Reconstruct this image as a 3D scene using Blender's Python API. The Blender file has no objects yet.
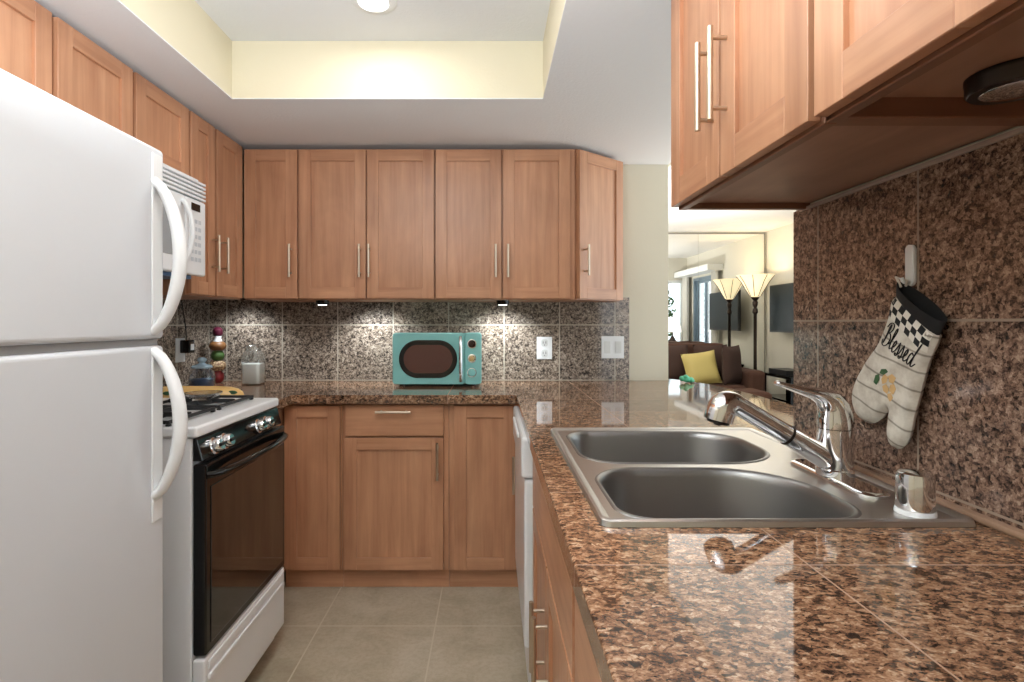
import bpy, bmesh, math, random
from mathutils import Vector, Matrix
random.seed(7)
S = bpy.context.scene
COL = S.collection
PI = math.pi

# ------------------------------------------------------------------ camera
F = 541.0
CZ = 1.20
cam_d = bpy.data.cameras.new('camera'); cam = bpy.data.objects.new('camera', cam_d)
COL.objects.link(cam); S.camera = cam
cam.location = (0, 0, CZ); cam.rotation_euler = (PI/2, 0, 0)
cam_d.sensor_width = 36.0; cam_d.lens = F/1024*36
cam_d.shift_x = 21/1024; cam_d.shift_y = -19/1024
cam_d.clip_start = 0.02; cam_d.clip_end = 200

# ------------------------------------------------------------------ world, exposure
w = bpy.data.worlds.new('world'); S.world = w; w.use_nodes = True
bg = w.node_tree.nodes['Background']
bg.inputs[0].default_value = (0.86, 0.94, 1.0, 1); bg.inputs[1].default_value = 2.1
S.view_settings.view_transform = 'Standard'; S.view_settings.look = 'None'
S.view_settings.gamma = 1; S.view_settings.use_curve_mapping = False
S.view_settings.exposure = 0.43

def light(name, kind, loc, energy, color=(1, 1, 1), rot=(0, 0, 0), **k):
    d = bpy.data.lights.new(name, kind); d.energy = energy; d.color = color
    for a, b in k.items(): setattr(d, a, b)
    o = bpy.data.objects.new(name, d); COL.objects.link(o)
    o.location = loc; o.rotation_euler = rot
    return o

TRAYZ, CEIL = 2.296, 2.07
for (lx, ly) in ((-.400, 1.84), (-.397, 0.95), (-0.397, 0.05)):
    light('ceiling_can_light', 'AREA', (lx, ly, TRAYZ-0.022), 1.8, (1, .97, .93), shape='DISK', size=.10)
for (lx, ly, e) in ((-0.62, 2.80, 1.6), (0.06, 2.80, 1.9), (-1.33, 2.80, 0.8)):
    light('under_cabinet_light', 'SPOT', (lx, ly, 1.292), e*5.5, (.86, .95, 1), rot=(math.radians(22), 0, 0), spot_size=math.radians(125), spot_blend=.8, shadow_soft_size=.03)
# unseen fill light added near the camera, aimed up to brighten the ceiling
light('added_ceiling_fill', 'AREA', (-.38, .20, 1.56), 46, (.90, .955, 1), rot=(math.radians(176), 0, 0), shape='DISK', size=.35)
light('added_dining_fill', 'AREA', (2.3, 3.0, 1.15), 25, (1, .985, .96), rot=(PI, 0, 0), shape='DISK', size=.8)  # fill added to brighten the dining side, facing its ceiling; no lamp there
light('added_living_fill', 'AREA', (1.5, 5.2, 1.0), 55, (1, .985, .96), rot=(PI, 0, 0), shape='DISK', size=.6)  # added upward fill for the living room, without any fixture

# ------------------------------------------------------------------ materials
def srgb(r, g, b):
    f = lambda c: (c/255)/12.92 if c/255 <= .04045 else ((c/255+.055)/1.055)**2.4
    return (f(r), f(g), f(b), 1)

def mat(name, col, rough=.5, metal=0, **k):
    m = bpy.data.materials.new(name); m.use_nodes = True
    b = m.node_tree.nodes['Principled BSDF']
    b.inputs['Base Color'].default_value = col
    b.inputs['Roughness'].default_value = rough
    b.inputs['Metallic'].default_value = metal
    for a, v in k.items(): b.inputs[a.replace('_', ' ')].default_value = v
    return m

def nodes(m): return m.node_tree.nodes, m.node_tree.links, m.node_tree.nodes['Principled BSDF']

def coords(m, scale=(1, 1, 1), rnd=True):
    N, L, b = nodes(m)
    tc = N.new('ShaderNodeTexCoord'); mp = N.new('ShaderNodeMapping')
    mp.inputs['Scale'].default_value = scale
    if rnd:
        oi = N.new('ShaderNodeObjectInfo'); mu = N.new('ShaderNodeMath'); mu.operation = 'MULTIPLY'; mu.inputs[1].default_value = 7.3
        L.new(oi.outputs['Random'], mu.inputs[0])
        ad = N.new('ShaderNodeVectorMath'); ad.operation = 'ADD'
        L.new(tc.outputs['Object'], ad.inputs[0]); L.new(mu.outputs[0], ad.inputs[1])
        L.new(ad.outputs[0], mp.inputs[0])
    else: L.new(tc.outputs['Object'], mp.inputs[0])
    return mp.outputs[0], tc

def ramp(m, fac, stops, interp='LINEAR'):
    N, L, b = nodes(m)
    r = N.new('ShaderNodeValToRGB'); r.color_ramp.interpolation = interp
    e = r.color_ramp.elements
    e[0].position, e[0].color = stops[0]; e[1].position, e[1].color = stops[-1]
    for p, c in stops[1:-1]:
        x = e.new(p); x.color = c
    L.new(fac, r.inputs[0]); return r.outputs[0]

def noise(m, vec, scale, detail=3, rough=.5, dist=0):
    N, L, b = nodes(m)
    n = N.new('ShaderNodeTexNoise'); n.inputs['Scale'].default_value = scale
    n.inputs['Detail'].default_value = detail; n.inputs['Roughness'].default_value = rough
    n.inputs['Distortion'].default_value = dist
    L.new(vec, n.inputs['Vector']); return n.outputs['Fac']

def mixc(m, fac, a, b_, blend='MIX'):
    N, L, b = nodes(m)
    x = N.new('ShaderNodeMix'); x.data_type = 'RGBA'; x.blend_type = blend
    for s, v in ((x.inputs[0], fac), (x.inputs[6], a), (x.inputs[7], b_)):
        if hasattr(v, 'is_output') or isinstance(v, bpy.types.NodeSocket): L.new(v, s)
        else: s.default_value = v
    return x.outputs[2]

def bump(m, h, strength=.2, dist=.002):
    N, L, b = nodes(m)
    x = N.new('ShaderNodeBump'); x.inputs['Strength'].default_value = strength; x.inputs['Distance'].default_value = dist
    L.new(h, x.inputs['Height']); L.new(x.outputs[0], b.inputs['Normal'])

def wood(name, scale, c1, c2, c3):
    m = mat(name, c1, .38, Coat_Weight=.15, Coat_Roughness=.25)
    N, L, b = nodes(m)
    v, tc = coords(m, scale)
    n1 = noise(m, v, 1.0, 6, .6, .4)
    v2, _ = coords(m, (3.5, 3.5, 2.2))
    n2 = noise(m, v2, 1.0, 3, .6, .8)
    a = ramp(m, n1, [(.33, c1), (.5, c2), (.68, c3)])
    blotch = ramp(m, n2, [(.35, (.86, .84, .82, 1)), (.65, (1.06, 1.05, 1.04, 1))])
    c = mixc(m, 1.0, a, blotch, 'MULTIPLY')
    L.new(c, b.inputs['Base Color'])
    return m

W1, W2, W3 = srgb(176, 124, 93), srgb(189, 138, 105), srgb(200, 150, 116)
WV = wood('maple_vertical', (28, 28, 1.6), W1, W2, W3)
WH = wood('maple_horizontal', (1.6, 1.6, 30), W1, W2, W3)
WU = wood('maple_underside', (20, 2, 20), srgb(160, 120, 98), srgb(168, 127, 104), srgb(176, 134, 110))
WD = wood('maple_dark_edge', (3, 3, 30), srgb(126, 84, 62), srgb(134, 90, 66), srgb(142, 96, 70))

def granite(name, pal, axes, grout, gw=.003, rough=.07, scale=1.0, stretch=(1, 1, 1)):
    """axes: list of (axis, offset, period)"""
    m = mat(name, pal[1], rough, IOR=1.6 if 'counter' in name else 1.45)
    N, L, b = nodes(m)
    v, tc = coords(m, stretch, rnd=False)
    wv = N.new('ShaderNodeTexNoise'); wv.inputs['Scale'].default_value = 60; wv.inputs['Detail'].default_value = 3
    L.new(v, wv.inputs['Vector'])
    sub = N.new('ShaderNodeVectorMath'); sub.operation = 'MULTIPLY_ADD'
    sub.inputs[1].default_value = (.012, .012, .012)
    L.new(wv.outputs['Color'], sub.inputs[0]); L.new(v, sub.inputs[2])
    vo = N.new('ShaderNodeTexVoronoi'); vo.inputs['Scale'].default_value = 120*scale
    L.new(sub.outputs[0], vo.inputs['Vector'])
    sp = N.new('ShaderNodeSeparateColor'); L.new(vo.outputs['Color'], sp.inputs[0])
    vo2 = N.new('ShaderNodeTexVoronoi'); vo2.inputs['Scale'].default_value = 330*scale
    L.new(sub.outputs[0], vo2.inputs['Vector'])
    sp2 = N.new('ShaderNodeSeparateColor'); L.new(vo2.outputs['Color'], sp2.inputs[0])
    nz = noise(m, v, 44*scale, 6, .68, .3)
    # combine: cell random shifted by cloudiness
    def mth(op, a, b2, c=None):
        x = N.new('ShaderNodeMath'); x.operation = op
        for i, t in enumerate((a, b2, c)):
            if t is None: continue
            if isinstance(t, (int, float)): x.inputs[i].default_value = t
            else: L.new(t, x.inputs[i])
        return x.outputs[0]
    mix = mth('ADD', mth('MULTIPLY', sp.outputs[0], .40), mth('MULTIPLY', sp2.outputs[0], .25))
    mix = mth('ADD', mix, mth('MULTIPLY', mth('SUBTRACT', nz, .5), 1.25))
    mix = mth('ADD', mix, .16)
    c = ramp(m, mix, [(.17, pal[0]), (.34, pal[1]), (.5, pal[2]), (.66, pal[3]), (.86, pal[4])])
    # per-tile tint
    if axes:
        sx = N.new('ShaderNodeSeparateXYZ'); L.new(tc.outputs['Object'], sx.inputs[0])
        masks = []
        ids = None
        for ax, off, per in axes:
            q = mth('DIVIDE', mth('SUBTRACT', sx.outputs['XYZ'.index(ax)], off), per)
            q2 = mth('ADD', q, .5)
            fr = mth('FRACT', q2, 0)
            d = mth('ABSOLUTE', mth('SUBTRACT', fr, .5), 0)
            masks.append(mth('LESS_THAN', d, gw/2/per))
            fl = mth('FLOOR', q, 0)
            ids = fl if ids is None else mth('ADD', mth('MULTIPLY', ids, 7.13), fl)
        wn = N.new('ShaderNodeTexWhiteNoise'); wn.noise_dimensions = '1D'; L.new(ids, wn.inputs['W'])
        tint = ramp(m, wn.outputs['Value'], [(0, (.84, .84, .86, 1)), (1, (1.14, 1.1, 1.06, 1))])
        c = mixc(m, 1.0, c, tint, 'MULTIPLY')
        mk = masks[0]
        for q in masks[1:]: mk = mth('MAXIMUM', mk, q)
        c = mixc(m, mk, c, grout)
        rr = mth('MULTIPLY_ADD', mk, .5, rough); L.new(rr, b.inputs['Roughness'])
        inv = mth('SUBTRACT', 1.0, mk); bump(m, inv, .3, .001)
    L.new(c, b.inputs['Base Color'])
    return m

CT = .879      # counter top height
PALC = [srgb(36, 28, 25), srgb(84, 60, 45), srgb(130, 95, 71), srgb(158, 122, 94), srgb(192, 166, 140)]
PALB = [srgb(32, 30, 29), srgb(84, 74, 67), srgb(130, 116, 104), srgb(160, 146, 132), srgb(196, 184, 170)]
PALR = [srgb(34, 27, 25), srgb(86, 66, 56), srgb(126, 100, 84), srgb(152, 124, 106), srgb(184, 158, 138)]
GR = srgb(176, 166, 150)
G_COUNTER = granite('granite_counter', PALC, [('X', .42, .61), ('Y', .715, .305)], srgb(150, 118, 96), .0026, .04, 1.35, (.8, 1.2, 1))
G_BACK = granite('granite_tile_back', PALB, [('X', .072, .3056), ('Z', CT, .305)], GR, .006, .10, 1.3)
G_LEFT = granite('granite_tile_left', PALB, [('Y', 2.675, .3056), ('Z', CT, .305)], GR, .006, .10, 1.3)
G_RIGHT = granite('granite_tile_right', PALR, [('Y', 1.314, .308), ('Z', 1.203, .3055)], srgb(150, 132, 116), .0045, .17, 1.35)
G_PLAIN = granite('granite_nosing', PALC, [], GR, rough=.08, scale=.9)

WHITE_WALL = mat('cream_paint', srgb(213, 205, 186), .8)
def paint(name, c, s=.15):
    m = mat(name, c, .85); v, _ = coords(m, (1, 1, 1), False)
    bump(m, noise(m, v, 90, 4, .6), s, .004); return m
P_WALL = paint('cream_wall_paint', srgb(212, 205, 186))
P_CEIL = paint('ceiling_paint', srgb(228, 229, 230), .35)
P_TRAY = paint('tray_cream_paint', srgb(222, 213, 188))
P_LIV = paint('living_wall_paint', srgb(212, 207, 194))
P_LCEIL = paint('living_ceiling_paint', srgb(228, 226, 222))
FL = mat('floor_tile', srgb(172, 156, 132), .32)
def floor_mat():
    m = FL; N, L, b = nodes(m)
    v, tc = coords(m, (1, 1, 1), False)
    n1 = noise(m, v, 5, 6, .65, .6); n2 = noise(m, v, 60, 3, .7)
    c = ramp(m, n1, [(.3, srgb(160, 147, 126)), (.5, srgb(178, 166, 145)), (.7, srgb(192, 181, 162))])
    c2 = ramp(m, n2, [(.4, (.93, .92, .9, 1)), (.55, (1.02, 1.02, 1.02, 1))])
    c = mixc(m, 1, c, c2, 'MULTIPLY')
    sx = N.new('ShaderNodeSeparateXYZ'); L.new(tc.outputs['Object'], sx.inputs[0])
    mk = None
    for ax, off in (('X', -.22), ('Y', 2.136)):
        def mth(op, a, k=0.0):
            x = N.new('ShaderNodeMath'); x.operation = op; L.new(a, x.inputs[0]); x.inputs[1].default_value = k; return x.outputs[0]
        q = mth('FRACT', mth('ADD', mth('DIVIDE', mth('SUBTRACT', sx.outputs['XYZ'.index(ax)], off), .457), .5))
        d = mth('LESS_THAN', mth('ABSOLUTE', mth('SUBTRACT', q, .5)), .006)
        if mk is None: mk = d
        else:
            x = N.new('ShaderNodeMath'); x.operation = 'MAXIMUM'; L.new(mk, x.inputs[0]); L.new(d, x.inputs[1]); mk = x.outputs[0]
    c = mixc(m, mk, c, srgb(196, 186, 166)); L.new(c, b.inputs['Base Color'])
floor_mat()

M_WHITE = mat('white_enamel', srgb(232, 233, 235), .28, Coat_Weight=.3)
M_WHITE2 = mat('white_plastic', srgb(228, 229, 230), .35)
def fridge_mat():
    m = mat('fridge_textured_enamel', srgb(208, 211, 216), .34); v, _ = coords(m, (1, 1, 1), False)
    bump(m, noise(m, v, 260, 2, .5), .06, .001); return m
M_FRIDGE = fridge_mat()
M_BTN = mat('pale_grey_keys', srgb(196, 200, 206), .5)
M_GASKET = mat('grey_gasket', srgb(150, 152, 154), .6)
M_BLACK = mat('black_enamel', srgb(14, 13, 13), .12)
M_BLACKM = mat('black_cast_iron', srgb(26, 27, 29), .5)
M_BGLASS = mat('oven_black_glass', srgb(17, 14, 13), .04, Coat_Weight=.6)
M_DARK = mat('dark_plastic', srgb(28, 28, 30), .4)
M_CHROME = mat('chrome', (.80, .80, .81, 1), .05, 1)
M_NICKEL = mat('brushed_nickel', srgb(196, 182, 164), .28, 1)
def steel():
    m = mat('brushed_stainless', srgb(205, 203, 200), .3, 1); N, L, b = nodes(m)
    v, _ = coords(m, (8, 300, 300), False)
    n = noise(m, v, 1, 3, .6)
    r = ramp(m, n, [(.3, (.30, .30, .30, 1)), (.7, (.38, .38, .38, 1))]); L.new(r, b.inputs['Roughness'])
    return m
M_STEEL = steel()
M_STEELB = mat('satin_basin_steel', srgb(150, 149, 148), .38, 1)
M_BRONZE = mat('dark_bronze', srgb(56, 46, 40), .35, .8)
M_TEAL = mat('teal_enamel', srgb(128, 190, 188), .25, Coat_Weight=.4)
M_GOLD = mat('pale_gold_metal', srgb(214, 190, 150), .25, 1)
M_DGLASS = mat('dark_window_glass', srgb(84, 52, 46), .12)
M_BLUEISH = mat('blue_grey_lens', srgb(96, 130, 170), .3)
M_BROWNF = mat('brown_fabric', srgb(78, 50, 38), .9)
M_BROWNC = mat('dark_brown_cushion_fabric', srgb(62, 42, 35), .9)
M_YELLOW = mat('yellow_satin', srgb(184, 166, 98), .5)
M_TV = mat('television_screen', srgb(16, 30, 38), .3, Specular_IOR_Level=.15)
M_MIRROR = mat('mirror_silver', (.90, .92, .91, 1), .004, 1)
M_FRAMEW = mat('white_window_frame', srgb(226, 228, 228), .5)
M_ALU = mat('grey_blue_aluminium', srgb(128, 146, 160), .4, .4)
M_CURT = mat('white_curtain_fabric', srgb(232, 230, 224), .9)
M_LAMPW = mat('white_lamp_shade', srgb(250, 246, 236), .8)
def emis(m, col, s):
    N, L, b = nodes(m); b.inputs['Emission Color'].default_value = col; b.inputs['Emission Strength'].default_value = s
emis(M_LAMPW, (1, .95, .88, 1), .7)
M_LENS = mat('lit_lamp_lens', (1, 1, 1, 1), .5); emis(M_LENS, (1, .98, .93, 1), 4)
M_AMBER = mat('amber_glass_shade', srgb(246, 232, 196), .4); emis(M_AMBER, srgb(255, 236, 190), .55)
M_SPRED = mat('red_spice', srgb(120, 26, 28), .5); M_SPGRN = mat('green_spice', srgb(66, 96, 42), .6)
M_SPAMB = mat('amber_chilli_spice', srgb(120, 78, 40), .5); M_SPPUR = mat('dark_red_cap', srgb(70, 16, 34), .35)
def beans():
    m = mat('beige_beans', srgb(200, 170, 130), .6); N, L, b = nodes(m); v, _ = coords(m, (1, 1, 1), False)
    vo = N.new('ShaderNodeTexVoronoi'); vo.inputs['Scale'].default_value = 110; L.new(v, vo.inputs['Vector'])
    L.new(ramp(m, vo.outputs['Distance'], [(.2, srgb(216, 190, 150)), (.7, srgb(120, 84, 56))]), b.inputs['Base Color']); return m
M_BEANS = beans()
M_SUGAR = mat('white_sugar', srgb(238, 234, 226), .8)
M_BLUECONT = mat('blue_grey_contents', srgb(62, 84, 118), .6)
def glass(name, tint=(1, 1, 1, 1), refl=.12):
    m = bpy.data.materials.new(name); m.use_nodes = True; N, L = m.node_tree.nodes, m.node_tree.links
    N.remove(N['Principled BSDF']); o = N['Material Output']
    t = N.new('ShaderNodeBsdfTransparent'); t.inputs[0].default_value = tint
    g = N.new('ShaderNodeBsdfGlossy'); g.inputs['Roughness'].default_value = .03
    lw = N.new('ShaderNodeLayerWeight'); lw.inputs[0].default_value = refl + .25
    mx = N.new('ShaderNodeMixShader'); L.new(lw.outputs['Facing'], mx.inputs[0])
    L.new(t.outputs[0], mx.inputs[1]); L.new(g.outputs[0], mx.inputs[2]); L.new(mx.outputs[0], o.inputs[0]); return m
M_GLASS = glass('clear_glass', (.93, .96, .97, 1)); M_PANE = glass('window_pane_glass', (.96, .98, .98, 1), 0)
M_CREAMDISH = mat('yellow_painted_ceramic', srgb(226, 186, 120), .3)
M_LEAFG = mat('painted_green', srgb(56, 92, 58), .5)
M_TANP = mat('tan_print', srgb(196, 160, 108), .8)
M_GREENT = mat('green_turquoise_glass', srgb(92, 190, 150), .2)
M_FOL = mat('green_foliage', srgb(70, 96, 50), .8)
M_FENCE = mat('brown_fence_boards', srgb(120, 88, 72), .8)
M_TABLE = mat('white_table_paint', srgb(220, 218, 212), .5)
M_BLKFAB = mat('black_cotton', srgb(20, 20, 22), .9)
def mittm():
    m = mat('wood_print_cotton', srgb(196, 188, 176), .9); N, L, b = nodes(m)
    v, _ = coords(m, (1, 1, 1), False)
    n = noise(m, v, 30, 4, .6)
    wvn = N.new('ShaderNodeTexWave'); wvn.wave_type = 'BANDS'; wvn.bands_direction = 'Z'
    wvn.inputs['Scale'].default_value = 8.5; wvn.inputs['Distortion'].default_value = 2.0; wvn.inputs['Detail'].default_value = 2
    mp = N.new('ShaderNodeMapping'); mp.inputs['Rotation'].default_value = (math.radians(-20), 0, 0)
    L.new(v, mp.inputs[0]); L.new(mp.outputs[0], wvn.inputs['Vector'])
    lines = ramp(m, wvn.outputs['Fac'], [(0, (.42, .4, .38, 1)), (.05, (1, 1, 1, 1)), (1, (1, 1, 1, 1))])
    cloth = ramp(m, n, [(.3, srgb(172, 162, 148)), (.6, srgb(208, 202, 190))])
    L.new(mixc(m, 1, cloth, lines, 'MULTIPLY'), b.inputs['Base Color']); return m
M_MITT = mittm()
M_CHKW = mat('white_cotton', srgb(214, 208, 198), .9)

# ------------------------------------------------------------------ mesh builder
class MB:
    def __init__(s): s.bm = bmesh.new()
    def face(s, vs, mi=0, smooth=False):
        try:
            f = s.bm.faces.new(vs); f.material_index = mi; f.smooth = smooth; return f
        except ValueError: return None
    def hexa(s, p, mi=0):
        v = [s.bm.verts.new(q) for q in p]
        for a in ((0, 3, 2, 1), (4, 5, 6, 7), (0, 1, 5, 4), (1, 2, 6, 5), (2, 3, 7, 6), (3, 0, 4, 7)):
            s.face([v[i] for i in a], mi)
        return s
    def box(s, x0, x1, y0, y1, z0, z1, mi=0):
        return s.hexa([(x0, y0, z0), (x1, y0, z0), (x1, y1, z0), (x0, y1, z0), (x0, y0, z1), (x1, y0, z1), (x1, y1, z1), (x0, y1, z1)], mi)
    def tube(s, pts, r, seg=16, mi=0, cap=True, flat=1.0, up=None):
        pts = [Vector(p) for p in pts]; n = len(pts)
        rs = r if isinstance(r, (list, tuple)) else [r]*n
        rings = []; prev = None
        for i, p in enumerate(pts):
            t = (pts[min(i+1, n-1)]-pts[max(i-1, 0)]).normalized()
            if prev is None:
                a = Vector(up) if up else (Vector((0, 0, 1)) if abs(t.z) < .9 else Vector((1, 0, 0)))
            else: a = prev
            a = (a-t*a.dot(t)).normalized(); prev = a; b = t.cross(a)
            rings.append([s.bm.verts.new(p+(a*math.cos(k*2*PI/seg)*flat+b*math.sin(k*2*PI/seg))*rs[i]) for k in range(seg)])
        for i in range(n-1):
            for k in range(seg):
                s.face([rings[i][k], rings[i][(k+1) % seg], rings[i+1][(k+1) % seg], rings[i+1][k]], mi, True)
        if cap:
            s.face(rings[0][::-1], mi); s.face(rings[-1], mi)
        return s
    def cyl(s, p0, p1, r, r1=None, seg=24, mi=0): return s.tube([p0, p1], [r, r if r1 is None else r1], seg, mi)
    def lathe(s, prof, c=(0, 0, 0), seg=32, mi=0, sides=None, axis=None):
        """prof: [(r,z)] about a vertical axis through c (or mapped by axis matrix)"""
        c = Vector(c); A = axis or Matrix.Identity(3)
        rings = []
        for r, z in prof:
            if r <= 1e-6: rings.append([s.bm.verts.new(c+A@Vector((0, 0, z)))])
            else: rings.append([s.bm.verts.new(c+A@Vector((r*math.cos(k*2*PI/seg), r*math.sin(k*2*PI/seg), z))) for k in range(seg)])
        for a, b in zip(rings, rings[1:]):
            for k in range(seg):
                k2 = (k+1) % seg
                if len(a) == 1 and len(b) == 1: continue
                if len(a) == 1: s.face([a[0], b[k2], b[k]], mi, True)
                elif len(b) == 1: s.face([a[k], a[k2], b[0]], mi, True)
                else: s.face([a[k], a[k2], b[k2], b[k]], mi, True)
        return s
    def loft(s, loops, mi=0, smooth=True, cap0=False, cap1=False, close=True):
        R = [[s.bm.verts.new(p) for p in lp] for lp in loops]; n = len(R[0])
        for a, b in zip(R, R[1:]):
            for k in range(n if close else n-1):
                s.face([a[k], a[(k+1) % n], b[(k+1) % n], b[k]], mi, smooth)
        if cap0: s.face(R[0][::-1], mi)
        if cap1: s.face(R[-1], mi)
        return R
    def prism(s, outline, vec, mi=0):
        vec = Vector(vec)
        s.loft([outline, [Vector(p)+vec for p in outline]], mi, False, True, True); return s
    def slab(s, outer, holes, z0, z1, mi=0):
        """flat plate with holes, outer/holes lists of (x,y)"""
        bm = s.bm; edges = []; loops = []
        for lp in [outer]+holes:
            vs = [bm.verts.new((x, y, z0)) for x, y in lp]; loops.append(vs)
            for i in range(len(vs)): edges.append(bm.edges.new((vs[i], vs[(i+1) % len(vs)])))
        r = bmesh.ops.triangle_fill(bm, use_beauty=True, edges=edges)
        fs = [g for g in r['geom'] if isinstance(g, bmesh.types.BMFace)]
        bmesh.ops.dissolve_limit(bm, angle_limit=.01, verts=[], edges=list({e for f in fs for e in f.edges if len(e.link_faces) == 2})) if False else None
        for f in fs: f.material_index = mi
        r = bmesh.ops.extrude_face_region(bm, geom=fs)
        for g in r['geom']:
            if isinstance(g, bmesh.types.BMVert): g.co.z = z1
        return s
    def build(s, name, mats, parent=None, bevel=0, seg=2, loc=None, recalc=True, sub=0, smooth=False):
        if recalc: bmesh.ops.recalc_face_normals(s.bm, faces=s.bm.faces[:])
        for e in s.bm.edges:
            if len(e.link_faces) == 2 and e.calc_face_angle(0) > math.radians(38): e.smooth = False
        if not isinstance(mats, (list, tuple)): mats = [mats]
        off = Vector((0, 0, 0))
        if parent is not None:
            p = parent
            while p is not None: off += p.location; p = p.parent
        elif loc is not None: off = Vector(loc)
        if off.length: bmesh.ops.translate(s.bm, verts=s.bm.verts[:], vec=-off)
        me = bpy.data.meshes.new(name); 
        if smooth:
            for f in s.bm.faces: f.smooth = True
        s.bm.to_mesh(me); s.bm.free()
        for m in mats: me.materials.append(m)
        o = bpy.data.objects.new(name, me); COL.objects.link(o)
        if parent is not None: o.parent = parent
        elif loc is not None: o.location = loc
        if bevel:
            b = o.modifiers.new('bevel', 'BEVEL'); b.width = bevel; b.segments = seg; b.limit_method = 'ANGLE'; b.angle_limit = math.radians(40)
            b.harden_normals = False
        if sub:
            b = o.modifiers.new('sub', 'SUBSURF'); b.levels = sub; b.render_levels = sub
        return o

def tag(o, label=None, cat=None, group=None, kind=None):
    if label: o['label'] = label
    if cat: o['category'] = cat
    if group: o['group'] = group
    if kind: o['kind'] = kind
    return o
def empty(name, loc, label=None, cat=None, group=None, kind=None):
    o = bpy.data.objects.new(name, None); COL.objects.link(o); o.location = loc; o.empty_display_size = .05
    return tag(o, label, cat, group, kind)
def box(name, m, *a, parent=None, bevel=0, kind=None, **k):
    o = MB().box(*a).build(name, m, parent, bevel, **k)
    if kind: o['kind'] = kind
    return o
def struct(name, m, *a, bevel=0): return box(name, m, *a, bevel=bevel, kind='structure')
def rrect(x0, x1, y0, y1, r, n=6):
    rs = r if isinstance(r, (list, tuple)) else [r]*4
    out = []
    for (cx, cy, a0, rr) in ((x1-rs[0], y1-rs[0], 0, rs[0]), (x0+rs[1], y1-rs[1], 90, rs[1]), (x0+rs[2], y0+rs[2], 180, rs[2]), (x1-rs[3], y0+rs[3], 270, rs[3])):
        for i in range(n+1):
            a = math.radians(a0+90*i/n); out.append((cx+rr*math.cos(a), cy+rr*math.sin(a)))
    return out

# ------------------------------------------------------------------ structure
XL, YB, XR, YRE = -1.56, 2.99, .802, 1.42
struct('floor', FL, XL-.1, 4.2, -1.6, 7.3, -.06, 0)
struct('wall_left', P_WALL, XL-.1, XL, -1.5, YB+.1, 0, 2.5)
struct('wall_back', P_WALL, XL, .98, YB, YB+.12, 0, 2.5)
struct('wall_right', P_WALL, XR, XR+.12, -1.5, YRE, 0, 2.5)
struct('wall_front', P_WALL, XL-.1, XR+.12, -1.6, -1.5, 0, 2.5)
# soffit ceiling with the tray opening
TX0, TX1, TY0, TY1 = -1.010, .203, -.9, 2.11
m = MB()
m.slab([(XL, -1.5), (.98, -1.5), (.98, YB), (XL, YB)], [[(TX0, TY0), (TX1, TY0), (TX1, TY1), (TX0, TY1)]], CEIL, CEIL+.004)
m.build('ceiling', P_CEIL)['kind'] = 'structure'
struct('ceiling_tray', P_CEIL, TX0-.03, TX1+.03, TY0-.03, TY1+.03, TRAYZ, TRAYZ+.03)
m = MB()
m.box(TX0-.03, TX0, TY0, TY1, CEIL+.0045, TRAYZ); m.box(TX1, TX1+.03, TY0, TY1, CEIL+.0045, TRAYZ)
m.box(TX0-.03, TX1+.03, TY1, TY1+.03, CEIL+.0045, TRAYZ); m.box(TX0-.03, TX1+.03, TY0-.03, TY0, CEIL+.0045, TRAYZ)
m.build('trim_1', P_TRAY)['kind'] = 'structure'
# living room
LZ, LX, LY = 2.40, 3.67, 7.20
struct('wall_header', P_WALL, .98, 1.0, -1.5, YB+.12, CEIL, 2.5)
struct('ceiling_living', P_LCEIL, .98, 4.2, -1.5, 7.4, LZ, LZ+.05)
struct('wall_far', P_LIV, .98, LX+.1, LY+.02, LY+.12, 0, LZ)
struct('wall_west', P_LIV, .88, .98, YB+.12, LY+.02, 0, LZ)
# east wall with the sliding door opening (Y 4.5..5.7, z 0..2.0)
DY0, DY1, DZ = 4.62, 5.62, 1.98
m = MB(); m.box(LX, LX+.1, DY1, LY+.02, 0, LZ); m.box(LX, LX+.1, 4.2, DY0, 0, LZ); m.box(LX, LX+.1, DY0, DY1, DZ, LZ)
m.build('wall_east', P_LIV)['kind'] = 'structure'
# wall facing the mirror, with a window
m = MB(); m.box(2.5, 2.95, 4.16, 4.26, 0, LZ); m.box(3.62, LX, 4.16, 4.26, 0, LZ); m.box(2.95, 3.62, 4.16, 4.26, 0, .7); m.box(2.95, 3.62, 4.16, 4.26, 1.98, LZ)
m.build('wall_near', P_LIV)['kind'] = 'structure'
m = MB(); m.box(2.5, 2.6, -1.5, 4.16, 2.2, LZ); m.box(2.5, 2.6, 3.9, 4.16, 0, 2.2); m.box(2.5, 2.6, -1.5, -1.2, 0, 2.2); m.box(2.5, 2.6, 1.3, 1.4, 0, 2.2)
m.build('wall_dining', P_LIV)['kind'] = 'structure'
def frame_rect(mb, axis, a0, a1, z0, z1, p0, p1, t):
    for (u0, u1, v0, v1) in ((a0, a1, z0, z0+t), (a0, a1, z1-t, z1), (a0, a0+t, z0+t, z1-t), (a1-t, a1, z0+t, z1-t)):
        if axis == 'X': mb.box(u0, u1, p0, p1, v0, v1)
        else: mb.box(p0, p1, u0, u1, v0, v1)
w2 = empty('window_2', (2.55, 0, 0), kind='structure')
m = MB(); frame_rect(m, 'Y', -1.2, 1.3, 0.001, 2.199, 2.53, 2.57, .05); frame_rect(m, 'Y', 1.4, 3.9, 0.001, 2.199, 2.53, 2.57, .05); m.build('window_frame', M_FRAMEW, w2)
m = MB(); m.box(2.548, 2.552, -1.15, 1.25, .051, 2.149); m.box(2.548, 2.552, 1.45, 3.85, .051, 2.149); m.build('pane', M_PANE, w2)
w1 = empty('window_1', (3.28, 4.21, .7), kind='structure')
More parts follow.
